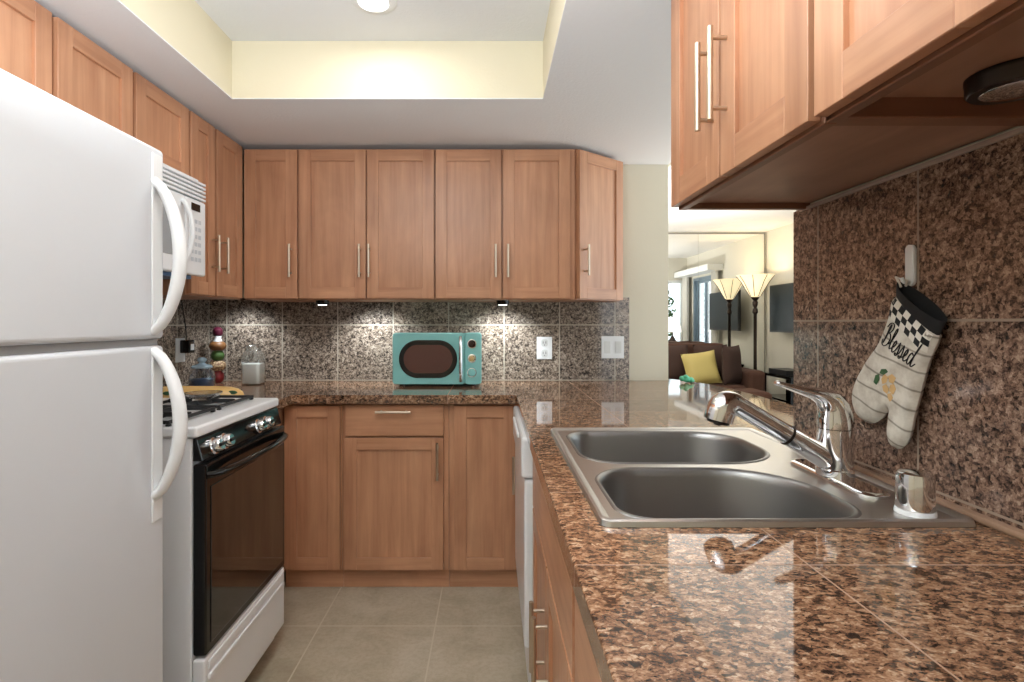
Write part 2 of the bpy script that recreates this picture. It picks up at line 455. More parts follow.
m = MB(); frame_rect(m, 'X', 2.95, 3.62, .7, 1.98, 4.18, 4.25, .05); m.box(3.27, 3.31, 4.19, 4.24, .75, 1.93); m.build('window_frame', M_FRAMEW, w1)
m = MB(); m.box(3.0, 3.57, 4.212, 4.216, .75, 1.93); m.build('pane', M_PANE, w1)
d1 = empty('door_1', (LX+.05, 5.1, 0), kind='structure')
m = MB(); frame_rect(m, 'Y', DY0, DY1, 0, DZ, LX-.015, LX+.06, .05); m.build('door_frame', M_ALU, d1)
m = MB(); frame_rect(m, 'Y', DY0+.05, 5.14, .05, DZ-.05, LX+.03, LX+.055, .045); frame_rect(m, 'Y', 5.1, DY1-.05, .05, DZ-.05, LX, LX+.028, .045); m.build('sliding_panel_frame', M_ALU, d1)
m = MB(); m.box(LX+.04, LX+.044, DY0+.095, 5.095, .095, DZ-.095); m.box(LX+.012, LX+.016, 5.145, DY1-.095, .095, DZ-.095); m.build('pane', M_PANE, d1)
m = MB(); m.box(LX-.035, LX-.002, 5.50, 5.53, .95, 1.2); m.build('door_handle', M_DARK, d1, .006)
# valance above the sliding door and window, curtain beside the door
t = MB().box(3.42, LX, 4.30, 5.85, 2.02, 2.12).build('curtain_valance', M_FRAMEW, loc=(3.55, 5.1, 2.02), bevel=.004)
tag(t, 'white boxed valance over the sliding glass door, seen in the mirror', 'valance')
def curtain(y0, y1, x, label):
    m = MB(); n = 48; front = []; 
    for i in range(n+1):
        y = y0+(y1-y0)*i/n; front.append((x+.02*math.sin(i*1.15), y))
    out = front+[(px+.006, py) for px, py in front[::-1]]
    m.loft([[(px, py, .03) for px, py in out], [(px, py, 2.02) for px, py in out]], cap0=True, cap1=True)
    o = m.build('curtain', M_CURT, loc=((x, (y0+y1)/2, .03))); tag(o, label, 'curtain')
curtain(5.63, 5.82, 3.58, 'narrow white curtain hanging at the television side of the sliding glass door')
curtain(4.32, 4.55, 3.58, 'white curtain gathered in the corner between the window and sliding glass door')
# mirror wall
M_TRIMG = mat('grey_metal_trim', srgb(120, 116, 108), .5)
mr = empty('mirror_wall', (2.6, LY, 0), 'large frameless mirror panels covering the far wall behind the brown sofa', 'mirror')
m = MB(); m.box(1.5, 2.757, LY, LY+.018, .05, LZ-.03); m.build('mirror_panel', M_MIRROR, mr)
m = MB(); m.box(2.760, LX-.034, LY, LY+.018, .05, LZ-.03); m.build('mirror_panel', M_MIRROR, mr)
m = MB(); m.box(1.5, LX-.025, LY-.006, LY+.018, LZ-.030, LZ-.022); m.box(LX-.034, LX-.025, LY-.006, LY+.018, .05, LZ-.03); m.build('mirror_trim', M_TRIMG, mr)
# outside, seen through window and door
def foliage(c, r, n=700):
    m = MB()
    for i in range(n):
        d = Vector((random.gauss(0, 1), random.gauss(0, 1), random.gauss(0, 1))).normalized()*random.uniform(.5, 1)
        p = Vector(c)+Vector((d.x*r[0], d.y*r[1], d.z*r[2])); s_ = .05
        a = Vector((random.uniform(-1, 1), random.uniform(-1, 1), random.uniform(-1, 1))).normalized()*s_
        b = a.orthogonal().normalized()*s_*.6
        m.face([m.bm.verts.new(p-a), m.bm.verts.new(p+b), m.bm.verts.new(p+a), m.bm.verts.new(p-b)])
    return m
t = empty('garden_shrub', (3.35, 3.3, 0), 'leafy green shrub outside the window, reflected in the mirror', 'shrub')
foliage((3.35, 3.3, 1.35), (.42, .4, .95)).build('foliage', M_FOL, t, recalc=False)
MB().tube([(3.35, 3.3, 0), (3.37, 3.28, .6), (3.33, 3.32, 1.3)], [.035, .028, .015]).build('trunk', M_FENCE, t)
t = MB()
for i in range(9): t.box(4.12, 4.145, 4.55+i*.145, 4.55+i*.145+.135, 0, 1.9)
tag(t.build('board_fence', M_FENCE, loc=(4.13, 5.1, 0)), 'brown board fence outside the sliding glass door, reflected in the mirror', 'fence')

# ------------------------------------------------------------------ backsplash (tiled, part of the walls)
YT, XLT, XRT = 2.982, XL+.008, XR-.008
struct('trim_2', G_BACK, XL, .762, YT, YB, CT, 1.335)
struct('trim_3', G_LEFT, XL, XLT, 1.30, YT, CT, 1.335)
struct('trim_4', G_RIGHT, XRT, XR, -.6, YRE, CT, 1.488)
struct('trim_5', mat('painted_caulk_strip', srgb(172, 150, 136), .6), XR-.013, XRT, -.6, 1.385, 1.482, 1.490)
struct('trim_6', mat('grout_ledge', srgb(150, 120, 98), .5), XR-.026, XRT, -.6, YRE, CT, CT+.012, bevel=.004)

# ------------------------------------------------------------------ cabinets
Z = Vector((0, 0, 1))
def lbox(mb, P, u, n, u0, u1, z0, z1, d0, d1, mi=0):
    P = Vector(P)
    q = lambda a, b, c: P+u*a+Z*b+n*c
    mb.hexa([q(u0, z0, d0), q(u1, z0, d0), q(u1, z0, d1), q(u0, z0, d1), q(u0, z1, d0), q(u1, z1, d0), q(u1, z1, d1), q(u0, z1, d1)], mi)
def pull(parent, P, u, n, cu, cz, L, vertical=True, label=None):
    """T-bar pull centred on (cu, cz) of the door face plane P"""
    P = Vector(P); a = Z if vertical else u
    c = P+u*cu+Z*cz
    mb = MB()
    mb.cyl(c-a*L/2+n*.032, c+a*L/2+n*.032, .0058, seg=14)
    for s_ in (-1, 1):
        b = c+a*s_*(L/2-.022); mb.cyl(b+n*.0005, b+n*.030, .0045, seg=10)
    return mb.build('handle', M_NICKEL, parent)
def door(parent, P, u, n, w_, h_, t=.02, fr=.055, name='door', flat=False):
    """P lower-left corner of the door's back plane"""
    u, n = Vector(u), Vector(n); mb = MB()
    if flat: lbox(mb, P, u, n, 0, w_, 0, h_, 0, t, 1)
    else:
        lbox(mb, P, u, n, 0, fr, 0, h_, 0, t, 0); lbox(mb, P, u, n, w_-fr, w_, 0, h_, 0, t, 0)
        lbox(mb, P, u, n, fr, w_-fr, 0, fr, 0, t, 1); lbox(mb, P, u, n, fr, w_-fr, h_-fr, h_, 0, t, 1)
        lbox(mb, P, u, n, fr-.001, w_-fr+.001, fr-.001, h_-fr+.001, .001, t-.009, 0)
    return mb.build(name, [WV, WH], parent, .0012, 1)

GU, GB = 'maple wall cabinets', 'maple base cabinets'
ZU0, ZU1 = 1.312, 2.045
# back wall uppers
def upper_back(x0, x1, doors, label):
    r = empty('wall_cabinet', ((x0+x1)/2, 2.9, ZU0), label, 'cabinet', GU)
    MB().box(x0, x1, 2.662, YB-.002, ZU0-.002, ZU1+.005, 0).build('body', [WV], r)
    for (a, b, hx) in doors:
        d = door(r, (a, 2.66, ZU0+.003), (1, 0, 0), (0, -1, 0), b-a, ZU1-ZU0-.006)
        if hx is not None: pull(d, (a, 2.64, ZU0), Vector((1, 0, 0)), Vector((0, -1, 0)), hx-a, .185, .16)
    return r
upper_back(-1.208, -.942, [(-1.205, -.948, -.975)], 'single-door maple wall cabinet in the left corner of the back wall')
upper_back(-.940, -.276, [(-.935, -.612, -.638), (-.605, -.279, -.592)], 'two-door maple wall cabinet left of centre, above the left side of the teal microwave')
upper_back(-.274, .412, [(-.270, .050, .022), (.059, .386, .082)], 'two-door maple wall cabinet on the back wall, beside the angled end cabinet')
# angled end cabinet
r = empty('angled_cabinet', (.55, 2.85, ZU0), 'narrow angled maple end cabinet beside the cream wall', 'cabinet', GU)
A, B = Vector((.420, 2.650, 0)), Vector((.683, 2.862, 0))
u = (B-A).normalized(); n = Vector((u.y, -u.x, 0))
m = MB(); m.prism([(.414, 2.665, ZU0-.002), (A.x, A.y+.006, ZU0-.002), (B.x, B.y+.006, ZU0-.002), (B.x, YB-.002, ZU0-.002), (.414, YB-.002, ZU0-.002)], (0, 0, ZU1-ZU0+.007)); m.build('body', WV, r)
d = door(r, (A.x, A.y, ZU0+.003), u, n, (B-A).length, ZU1-ZU0-.006)
pull(d, Vector((A.x, A.y, ZU0))+n*.02, u, n, .03, .19, .15)

# left wall uppers: face plane X=-1.21
def upper_left(y0, y1, z0, doors, label, xf=-1.21):
    r = empty('wall_cabinet', (XL+.15, (y0+y1)/2, z0), label, 'cabinet', GU)
    MB().box(XL+.002, xf-.022, y0, y1, z0-.002, ZU1+.012).build('body', WV, r)
    for (a, b, hy, hl) in doors:
        d = door(r, (xf-.02, a, z0+.003), (0, 1, 0), (1, 0, 0), b-a, ZU1+.008-z0-.003)
        if hy is not None: pull(d, (xf, a, z0), Vector((0, 1, 0)), Vector((1, 0, 0)), hy-a, .185, .16)
    return r
upper_left(2.178, 2.658, ZU0, [(2.184, 2.372, 2.345, 1), (2.392, 2.634, 2.425, 1)], 'tall maple wall cabinet on the left wall, right of the white over-range microwave')
upper_left(1.502, 2.174, 1.765, [(1.512, 1.829, None, 0), (1.846, 2.168, None, 0)], 'short two-door maple wall cabinet directly above the white over-range microwave')
upper_left(.84, 1.498, 1.68, [(.85, 1.165, None, 0), (1.175, 1.492, None, 0)], 'maple wall cabinet above the white refrigerator')
# right wall uppers: face X=.455, hanging above the sink
def upper_right(y0, y1, doors, label, recess):
    xf = .455; z0 = 1.486
    r = empty('wall_cabinet', (XR-.15, (y0+y1)/2, z0), label, 'cabinet', GU)
    m = MB(); m.box(xf+.022, XR-.002, y0, y1, z0+recess, 2.062, 0)
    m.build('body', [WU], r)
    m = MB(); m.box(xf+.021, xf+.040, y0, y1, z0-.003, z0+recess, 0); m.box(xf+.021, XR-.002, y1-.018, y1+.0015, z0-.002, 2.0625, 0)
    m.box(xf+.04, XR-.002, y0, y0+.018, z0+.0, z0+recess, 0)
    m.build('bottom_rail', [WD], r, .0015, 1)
    for (a, b, hy) in doors:
        d = door(r, (xf+.02, b, z0+.003), (0, -1, 0), (-1, 0, 0), b-a, 2.058-z0, fr=.062)
        if hy is not None: pull(d, (xf, b, z0), Vector((0, -1, 0)), Vector((-1, 0, 0)), b-hy, .195, .18)
    return r
upper_right(.772, 1.372, [(1.082, 1.368, 1.108), (.778, 1.074, 1.045)], 'two-door maple cabinet over the sink with paired bar handles', .012)
upper_right(.16, .769, [(.47, .763, None), (.165, .462, None)], 'nearest maple cabinet over the sink, with the round puck light underneath', .026)

# base cabinets, back run: face Y=2.41
def base_body(mb, x0, x1, y0, y1, z0, z1): mb.box(x0, x1, y0, y1, z0, z1)
def base_back(x0, x1, doors, drawers, label, mid=None):
    r = empty('base_cabinet', ((x0+x1)/2, 2.7, 0), label, 'cabinet', GB)
    m = MB(); m.box(x0, x1, 2.430, 2.975, .088, CT-.042); m.build('body', WV, r)
    m = MB(); m.box(x0, x1, 2.452, 2.97, .0, .0865); m.build('toe_kick', WH, r)
    for (a, b, z0, z1, hx) in doors:
        d = door(r, (a, 2.428, z0), (1, 0, 0), (0, -1, 0), b-a, z1-z0, fr=.054)
        if hx is not None: pull(d, (a, 2.408, z0), Vector((1, 0, 0)), Vector((0, -1, 0)), hx-a, .49, .165) if hx < 0 else pull(d, (a, 2.408, z0), Vector((1, 0, 0)), Vector((0, -1, 0)), hx-a, .43, .165)
    for (a, b, z0, z1) in drawers:
        d = door(r, (a, 2.428, z0), (1, 0, 0), (0, -1, 0), b-a, z1-z0, name='drawer', flat=True)
        pull(d, (a, 2.408, z0), Vector((1, 0, 0)), Vector((0, -1, 0)), (b-a)/2-.002, .11, .155, False)
base_back(-.93, -.668, [(-.92, -.674, .095, .828, None)], [], 'single-door maple base cabinet between the stove and the drawer cabinet')
base_back(-.666, -.190, [(-.652, -.212, .095, .684, -.237)], [(-.648, -.212, .693, .831)], 'maple base cabinet below the teal microwave, with one drawer over one door')
base_back(-.188, .128, [(-.164, .112, .095, .828, .098)], [], 'single-door maple base cabinet in the corner beside the dishwasher')
r = empty('corner_base_cabinet', (-1.25, 2.35, 0), 'maple corner base cabinet behind the far side of the stove', 'cabinet', GB)
MB().box(XL+.01, -.932, 2.02, 2.97, .09, CT-.042).build('body', WV, r); MB().box(XL+.01, -.99, 2.02, 2.96, 0, .0885).build('toe_kick', WH, r)
# sink base: hollow carcass, face X=.135 looking -X
def base_right(y0, y1, splits, label, hollow, hand):
    xf = .130
    r = empty('base_cabinet', (.45, (y0+y1)/2, 0), label, 'cabinet', GB)
    m = MB()
    if hollow:
        m.box(xf+.021, .78, y0, y0+.018, .09, CT-.042); m.box(xf+.021, .78, y1-.018, y1, .09, CT-.042); m.box(xf+.021, .78, y0+.018, y1-.018, .09, .11)
        m.box(.765, .78, y0+.018, y1-.018, .11, CT-.042); m.box(xf+.021, xf+.036, y0+.018, y1-.018, .60, CT-.042)
    else: m.box(xf+.021, .78, y0, y1, .09, CT-.042)
    m.build('body', WV, r)
    MB().box(xf+.08, .77, y0, y1, 0, .0885).build('toe_kick', WH, r)
    for i, (a, b) in enumerate(splits):
        d = door(r, (xf+.02, b, .10), (0, -1, 0), (-1, 0, 0), b-a, .52, fr=.054)
        hy = hand[i]
        pull(d, (xf, b, 0), Vector((0, -1, 0)), Vector((-1, 0, 0)), b-hy, .435, .17)
    door(r, (xf+.02, splits[0][1], .63), (0, -1, 0), (-1, 0, 0), splits[0][1]-splits[-1][0], .19, name='drawer_front' if hollow else 'drawer', flat=True)
    return r
base_right(.855, 1.70, [(1.285, 1.69), (.865, 1.275)], 'double-door maple base cabinet under the stainless sink', True, [1.315, 1.245])
base_right(.0, .852, [(.43, .842), (.01, .42)], 'nearest maple base cabinet at the bottom edge of the picture, below the granite counter', False, [.46, .39])

# dishwasher
r = empty('dishwasher', (.4, 2.03, 0), 'white dishwasher built in at the inner corner of the counter', 'dishwasher')
MB().box(.165, .75, 1.722, 2.355, .05, CT-.045).build('body', M_WHITE2, r)
m = MB(); m.box(.105, .164, 1.704, 2.36, .17, .70); m.build('door', M_WHITE, r, .008)
m = MB(); m.box(.096, .164, 1.704, 2.36, .705, .836); m.build('control_panel', M_WHITE, r, .012, 3)
m = MB(); m.box(.120, .164, 1.706, 2.355, .03, .162); m.build('kick_plate', M_WHITE2, r, .004)
m = MB(); m.box(.088, .099, 1.86, 2.20, .80, .816); m.build('handle', M_WHITE2, r, .005)

# ------------------------------------------------------------------ countertop
sx0, sx1, sy0, sy1 = .172, .766, .843, 1.593
out = [(XL+.001, YT-.001), (XL+.001, 2.03), (-.875, 2.03), (-.875, 2.375), (.110, 2.375), (.110, -.3), (XRT-.001, -.3), (XRT-.001, YRE+.002), (1.0, YRE+.002)]
for i in range(7):
    a = math.radians(-90+90*i/6); out.append((1.06+.10*math.cos(a), 1.56+.10*math.sin(a)))
out += [(1.165, 2.1), (1.165, 2.45), (1.155, 2.62), (1.13, 2.78), (1.09, 2.91), (1.04, 3.01), (.985, 3.08), (.985, YT-.001)]
m = MB(); m.slab(out, [rrect(sx0+.025, sx1-.02, sy0+.02, sy1-.02, .03, 4)], CT-.04, CT)
o = m.build('countertop', [G_COUNTER], bevel=.012, seg=4)
tag(o, 'polished brown granite tile countertop wrapping the kitchen, with the sink cut in', 'countertop')

# ------------------------------------------------------------------ sink
r = empty('kitchen_sink', ((sx0+sx1)/2, (sy0+sy1)/2, CT), 'double-bowl stainless steel drop-in sink', 'sink')
zt = CT+.008
h1 = rrect(.212, .668, 1.205, 1.545, [.12, .07, .09, .14], 10)     # far bowl
h2 = rrect(.212, .614, .862, 1.160, [.16, .10, .06, .07], 10)     # near bowl
N_ = 11
m = MB()
m.slab(rrect(sx0+.010, sx1-.010, sy0+.010, sy1-.010, .022, 6), [h1, h2], zt-.003, zt-.0015)
# raised outer lip
lo = [[(x, y, z_) for x, y in rrect(sx0+i_, sx1-i_, sy0+i_, sy1-i_, max(.018-i_*.5, .008), 6)] for i_, z_ in ((0, CT+.0008), (.002, zt+.001), (.006, zt+.0035), (.012, zt+.0025), (.018, zt-.001), (.018, zt-.003), (.004, CT+.0008))]
m.loft(lo)
o = m.build('sink_deck', M_STEEL, r, recalc=True)
def offs(lp, d):
    c = Vector((sum(p[0] for p in lp)/len(lp), sum(p[1] for p in lp)/len(lp)))
    xs = [p[0] for p in lp]; ys = [p[1] for p in lp]
    kx = 1-2*d/(max(xs)-min(xs)); ky = 1-2*d/(max(ys)-min(ys))
    return [((p[0]-c.x)*kx+c.x, (p[1]-c.y)*ky+c.y) for p in lp]
def basin(lp):
    m = MB(); L_ = []
    for d_, z_ in ((-.007, zt-.0016), (-.004, zt+.0012), (0, zt+.0004), (.004, zt-.005), (.008, zt-.018), (.012, zt-.13), (.020, zt-.155), (.038, zt-.172), (.07, zt-.178)):
        L_.append([(x, y, z_) for x, y in offs(lp, d_)])
    m.loft(L_, cap1=True)
    lo_ = [(x, y, zt-.18) for x, y in offs(lp, .07)]
    return m.build('bowl', M_STEELB, r, recalc=False)
for lp, c in ((h1, (.42, 1.375)), (h2, (.42, 1.014))):
    bo = basin(lp)
    MB().lathe([(.0, zt-.1765), (.030, zt-.1765), (.036, zt-.174), (.044, zt-.173), (.046, zt-.1775)], (c[0], c[1], 0)).build('drain', M_CHROME, bo)

# ------------------------------------------------------------------ faucet
fx, fy = .690, 1.085
r = empty('kitchen_faucet', (fx, fy, zt), 'chrome single-lever pull-out faucet at the wall side of the sink', 'faucet')
m = MB(); L_ = []
for i_, z_ in ((0, zt-.001), (0, zt+.004), (.003, zt+.007), (.009, zt+.008)):
    L_.append([(x, y, z_) for x, y in rrect(fx-.030+i_, fx+.030-i_, fy-.130+i_, fy+.130-i_, .0295-i_, 8)])
m.loft(L_, cap0=True, cap1=True); m.build('deck_plate', M_CHROME, r)
m = MB(); m.lathe([(0, zt+.008), (.034, zt+.008), (.034, zt+.020), (.032, zt+.022), (.032, zt+.100), (0, zt+.100)], (fx, fy, 0), 40)
m.build('body', M_CHROME, r)
# swivelling cap that flows into the lever
path = [(0, .1015), (0, .112), (-.001, .125), (-.004, .140), (-.013, .155), (-.029, .1655), (-.048, .171), (-.070, .1765), (-.092, .183), (-.108, .188), (-.117, .191), (-.120, .192)]
wid = [.032, .032, .031, .029, .026, .0235, .021, .018, .0145, .012, .010, .006]
thk = [.032, .032, .0315, .029, .0235, .0165, .0115, .0085, .0065, .0055, .005, .003]
m = MB(); sec = []
for i, (a, b) in enumerate(path):
    p0, p1 = path[max(0, i-1)], path[min(len(path)-1, i+1)]
    tx_, tz_ = p1[0]-p0[0], p1[1]-p0[1]; l_ = math.hypot(tx_, tz_); nx, nz = tz_/l_, -tx_/l_
    sec.append([(fx+a+nx*thk[i]*math.sin(q), fy+wid[i]*math.cos(q), zt+b+nz*thk[i]*math.sin(q)) for q in [k*2*PI/28 for k in range(28)]])
m.loft(sec, cap0=True, cap1=True)
m.build('lever', M_CHROME, r)
# spout: socket, wand and spray head
def bez(p0, p1, p2, n=14):
    p0, p1, p2 = map(Vector, (p0, p1, p2)); return [p0*(1-t)**2+p1*2*t*(1-t)+p2*t*t for t in [i/n for i in range(n+1)]]
d0 = Vector((fx-.005, fy, zt+.032)); d1 = Vector((fx-.205, fy-.002, zt+.152))
dd = (d1-d0).normalized()
m = MB(); m.tube([d0, d0+dd*.03, d0+dd*.105], [.026, .023, .0205], 28); m.build('spout_socket', M_CHROME, r)
m = MB(); m.tube([d0+dd*.103, d0+dd*.106, d0+dd*.109], [.0205, .0212, .0205], 28); m.build('spout_ring', M_BRONZE, r)
m = MB()
P = [d0+dd*.108, d0+dd*.16, d0+dd*.222]
rr_ = [.0200, .0190, .0195]
curve = bez(d0+dd*.222, d0+dd*.258, d0+dd*.250+Vector((-.016, 0, -.044)), 10)
for i, p in enumerate(curve[1:]): P.append(p); rr_.append(.0195+.0085*min(1, (i+1)/6))
m.tube(P, rr_, 28); m.build('spray_head', M_CHROME, r)
e = curve[-1]; ed = (curve[-1]-curve[-2]).normalized()
m = MB(); m.tube([e-ed*.001, e+ed*.006], [.0225, .0215], 24); m.tube([e+ed*.006, e+ed*.010], [.008, .007], 12); m.build('spray_nozzle', M_DARK, r)

# air gap
r = empty('air_gap_cap', (.697, .889, zt), 'short chrome air gap cylinder on the sink corner nearest the wall', 'air gap')
MB().lathe([(0, zt-.001), (.0285, zt-.001), (.0285, zt+.003), (.0275, zt+.007), (0, zt+.007)], (.697, .889, 0)).build('base_ring', M_WHITE2, r)
MB().lathe([(0, zt+.008), (.0265, zt+.008), (.0265, zt+.059), (.0250, zt+.065), (.021, zt+.068), (0, zt+.0685)], (.697, .889, 0), 36).build('cap', M_CHROME, r)

# ------------------------------------------------------------------ puck light under the near right cabinet
def puck(x, y, z, rad, label, m1=M_BRONZE, lens=None, group=None):
    r = empty('puck_light', (x, y, z), label, 'light', group)
    MB().lathe([(0, z), (rad, z), (rad, z-.006), (rad*.985, z-.007), (rad*.985, z-.018), (rad*.93, z-.022), (rad*.72, z-.022), (rad*.70, z-.018), (0, z-.018)], (x, y, 0), 40).build('housing', m1, r)
    MB().lathe([(0, z-.0185), (rad*.4, z-.0185), (rad*.66, z-.0195), (rad*.70, z-.0225), (rad*.62, z-.024), (rad*.2, z-.0245), (0, z-.0245)], (x, y, 0), 32).build('lens', lens or M_CHROME, r)
puck(.655, .675, 1.511, .050, 'round dark bronze puck light under the nearest cabinet over the sink')
G_ = 'puck lights under the back wall cabinets'
for px_, lab in ((-.86, 'small black puck light under the back wall cabinets, left of the teal microwave'), (.06, 'small puck light under the back wall cabinet, above and right of the teal microwave')):
    puck(px_, 2.76, 1.3095, .033, lab, M_BLACK, M_LENS, G_)

# recessed ceiling light
G_ = 'recessed ceiling lights'
r = empty('ceiling_light', (-.400, 1.84, TRAYZ), 'round white recessed light in the tray ceiling', 'light')
MB().lathe([(.052, TRAYZ-.001), (.078, TRAYZ-.001), (.078, TRAYZ-.005), (.062, TRAYZ-.011), (.052, TRAYZ-.012), (.050, TRAYZ-.004)], (-.400, 1.84, 0), 48).build('trim_ring', M_WHITE2, r)
MB().lathe([(0, TRAYZ-.006), (.050, TRAYZ-.006), (.050, TRAYZ-.002), (0, TRAYZ-.002)], (-.400, 1.84, 0), 48).build('lens', M_LENS, r)

# ------------------------------------------------------------------ refrigerator
FX = -.76; fy0, fy1, fz = .47, 1.260, 1.597
r = empty('refrigerator', (-1.15, .86, 0), 'tall white two-door refrigerator with bowed handles', 'refrigerator')
MB().box(-1.54, FX-.075, fy0+.005, fy1-.005, .03, fz-.008).build('body', M_FRIDGE, r, .006)
MB().box(-1.50, FX-.06, fy0+.02, fy1-.02, .0, .0299).build('base_grille', M_DARK, r)
zs0, zs1 = 1.150, 1.162
fd = MB().box(FX-.068, FX, fy0, fy1, zs1, fz).build('freezer_door', M_FRIDGE, r, .010, 4)
dd_ = MB().box(FX-.068, FX, fy0, fy1, .10, zs0-.004).build('door', M_FRIDGE, r, .010, 4)
MB().box(FX-.075, FX-.012, fy0+.008, fy1-.008, zs0-.0035, zs1-.0005).build('gasket', M_GASKET, r)
def fhandle(par, z0, z1, ends):
    m = MB(); n_ = 22; y_ = 1.222; pts = []; rs_ = []
    for i in range(n_+1):
        t_ = i/n_; b_ = math.sin(PI*t_)**.62
        pts.append((FX-.004+.062*b_, y_, z0+(z1-z0)*t_)); rs_.append(.0135+.004*math.sin(PI*t_))
    m.tube(pts, rs_, 20, flat=.8, up=(1, 0, 0)); m.build('handle', M_WHITE2, par)
    m = MB(); m.box(FX-.0005, FX+.004, y_-.012, y_+.024, min(z0, z1)-ends[0], max(z0, z1)+ends[1]); m.build('handle_strip', M_WHITE2, par, .0018)
fhandle(fd, 1.178, 1.520, (-.01, .06)); fhandle(dd_, 1.136, .805, (.055, -.01))

# ------------------------------------------------------------------ stove
sy0_, sy1_ = 1.440, 2.005
r = empty('gas_range', (-1.15, 1.71, 0), 'white gas range with black oven door and black control panel', 'stove')
MB().box(-1.53, -.80, sy0_+.005, sy1_-.005, .03, .888).build('body', M_WHITE, r, .003)
for yy in (sy0_+.05, sy1_-.05):
    for xx in (-1.45, -.88): MB().cyl((xx, yy, 0), (xx, yy, .0295), .018).build('foot', M_DARK, r)
m = MB(); m.box(-1.545, -.785, sy0_, sy1_, .889, .920); m.build('cooktop', M_WHITE, r, .008, 4)
# slanted black control panel
m = MB()
m.prism([(-.799, sy0_+.008, .888), (-.788, sy0_+.008, .886), (-.772, sy0_+.008, .826), (-.799, sy0_+.008, .826)], (0, sy1_-sy0_-.016, 0)); cp = m.build('control_panel', M_BLACK, r, .003)
nrm = Vector((.96, 0, .27)).normalized()
for yk in (1.512, 1.572, 1.80, 1.862):
    c = Vector((-.779, yk, .852)); A_ = nrm.to_track_quat('Z', 'Y').to_matrix()
    m = MB(); m.lathe([(0, .0), (.024, .0), (.024, .007), (.020, .010), (0, .010)], c, 28, 0, axis=A_); m.lathe([(0, .0105), (.0185, .0105), (.0175, .026), (.015, .029), (0, .029)], c, 28, 0, axis=A_)
    kb = m.build('knob', [M_CHROME], r)
    m = MB(); q = lambda a, b, cc: c+A_@Vector((a, b, cc)); m.hexa([q(-.018, -.005, .029), (q(.018, -.005, .029)), q(.018, .005, .029), q(-.018, .005, .029), q(-.016, -.004, .036), q(.016, -.004, .036), q(.016, .004, .036), q(-.016, .004, .036)]); m.build('knob_grip', M_BLACK, kb, .0015)
# oven door
m = MB(); m.box(-.798, -.762, sy0_+.006, sy1_-.006, .305, .818); od = m.build('oven_door', M_BLACK, r, .006, 3)
m = MB(); m.box(-.7625, -.7595, sy0_+.03, sy1_-.03, .33, .755); m.build('window', M_BGLASS, od, .002)
m = MB(); pts = []; n_ = 20
for i in range(n_+1):
    t_ = i/n_; pts.append((-.768+.045*math.sin(PI*t_)**.45, sy0_+.014+(sy1_-sy0_-.028)*t_, .787))
m.tube(pts, .0125, 16, flat=.8); m.build('handle', M_BLACK, od)
m = MB(); m.box(-.798, -.764, sy0_+.004, sy1_-.004, .085, .296); dr = m.build('drawer', M_WHITE, r, .006, 3)
m = MB(); m.box(-.765, -.757, sy0_+.02, sy1_-.02, .235, .250); m.box(-.765, -.7595, sy0_+.02, sy1_-.02, .262, .285); m.build('drawer_ridge', M_WHITE, dr, .003)
# burners and grates
for bx_ in (-1.33, -.98):
    for by_ in (1.565, 1.835):
        m = MB(); m.lathe([(0, .9215), (.062, .9215), (.056, .9235), (0, .9235)], (bx_, by_, 0), 30); bu = m.build('burner', M_GASKET, r)
        MB().lathe([(0, .924), (.036, .924), (.036, .929), (.032, .932), (0, .9325)], (bx_, by_, 0), 28).build('burner_cap', M_BLACKM, bu)
        g = MB(); s_ = .122; zz0, zz1 = .9265, .936
        yA, yB = by_-s_, by_+s_
        for a in (bx_-s_, bx_+s_-.01): g.box(a, a+.010, yA, yB, zz0, zz1)
        for a in (yA, yB-.01): g.box(bx_-s_+.01, bx_+s_-.01, a, a+.010, zz0, zz1)
        for (ax_, ay_) in ((-s_, -s_), (s_-.012, -s_), (-s_, s_-.012), (s_-.012, s_-.012)): g.box(bx_+ax_, bx_+ax_+.012, by_+ay_, by_+ay_+.012, .9205, zz0)
        g.box(bx_-s_+.01, bx_-.035, by_-.005, by_+.005, zz0, zz1+.004); g.box(bx_+.035, bx_+s_-.01, by_-.005, by_+.005, zz0, zz1+.004)
        g.box(bx_-.005, bx_+.005, by_-s_+.01, by_-.035, zz0, zz1+.004); g.box(bx_-.005, bx_+.005, by_+.035, by_+s_-.01, zz0, zz1+.004)
        g.build('grate', M_BLACKM, r, .002)

# ------------------------------------------------------------------ over-range microwave
mx, my0, my1, mz0, mz1 = -1.125, 1.502, 2.135, 1.378, 1.745
r = empty('over_range_microwave', (-1.34, 1.82, mz0), 'white over-range microwave mounted under the left wall cabinet', 'microwave')
MB().box(XL+.012, mx-.03, my0, my1, mz0+.004, 1.760).build('body', M_WHITE2, r)
MB().box(mx-.029, mx, my0, my1-.145, mz0, mz1-.078).build('door', M_WHITE, r, .008, 3)
m = MB(); m.box(mx-.001, mx+.0015, my0+.05, my1-.225, mz0+.06, mz1-.12); m.build('window', M_GASKET, r, .001)
MB().box(mx-.029, mx, my1-.142, my1, mz0, mz1-.078).build('control_panel', M_WHITE, r, .008, 3)
MB().box(mx-.001, mx+.002, my1-.105, my1-.045, 1.622, 1.650).build('display', M_BLACK, r)
for i in range(6):
    for j in range(3):
        MB().box(mx-.001, mx+.0012, my1-.108+j*.026, my1-.090+j*.026, 1.43+i*.029, 1.445+i*.029).build('button', M_BTN, r)
m = MB(); m.box(mx-.029, mx-.016, my0, my1, mz1-.076, mz1)
for i in range(5): m.box(mx-.018, mx+.001, my0+.001, my1-.001, mz1-.074+i*.0152, mz1-.065+i*.0152)
m.build('vent_grille', M_WHITE, r, .002)
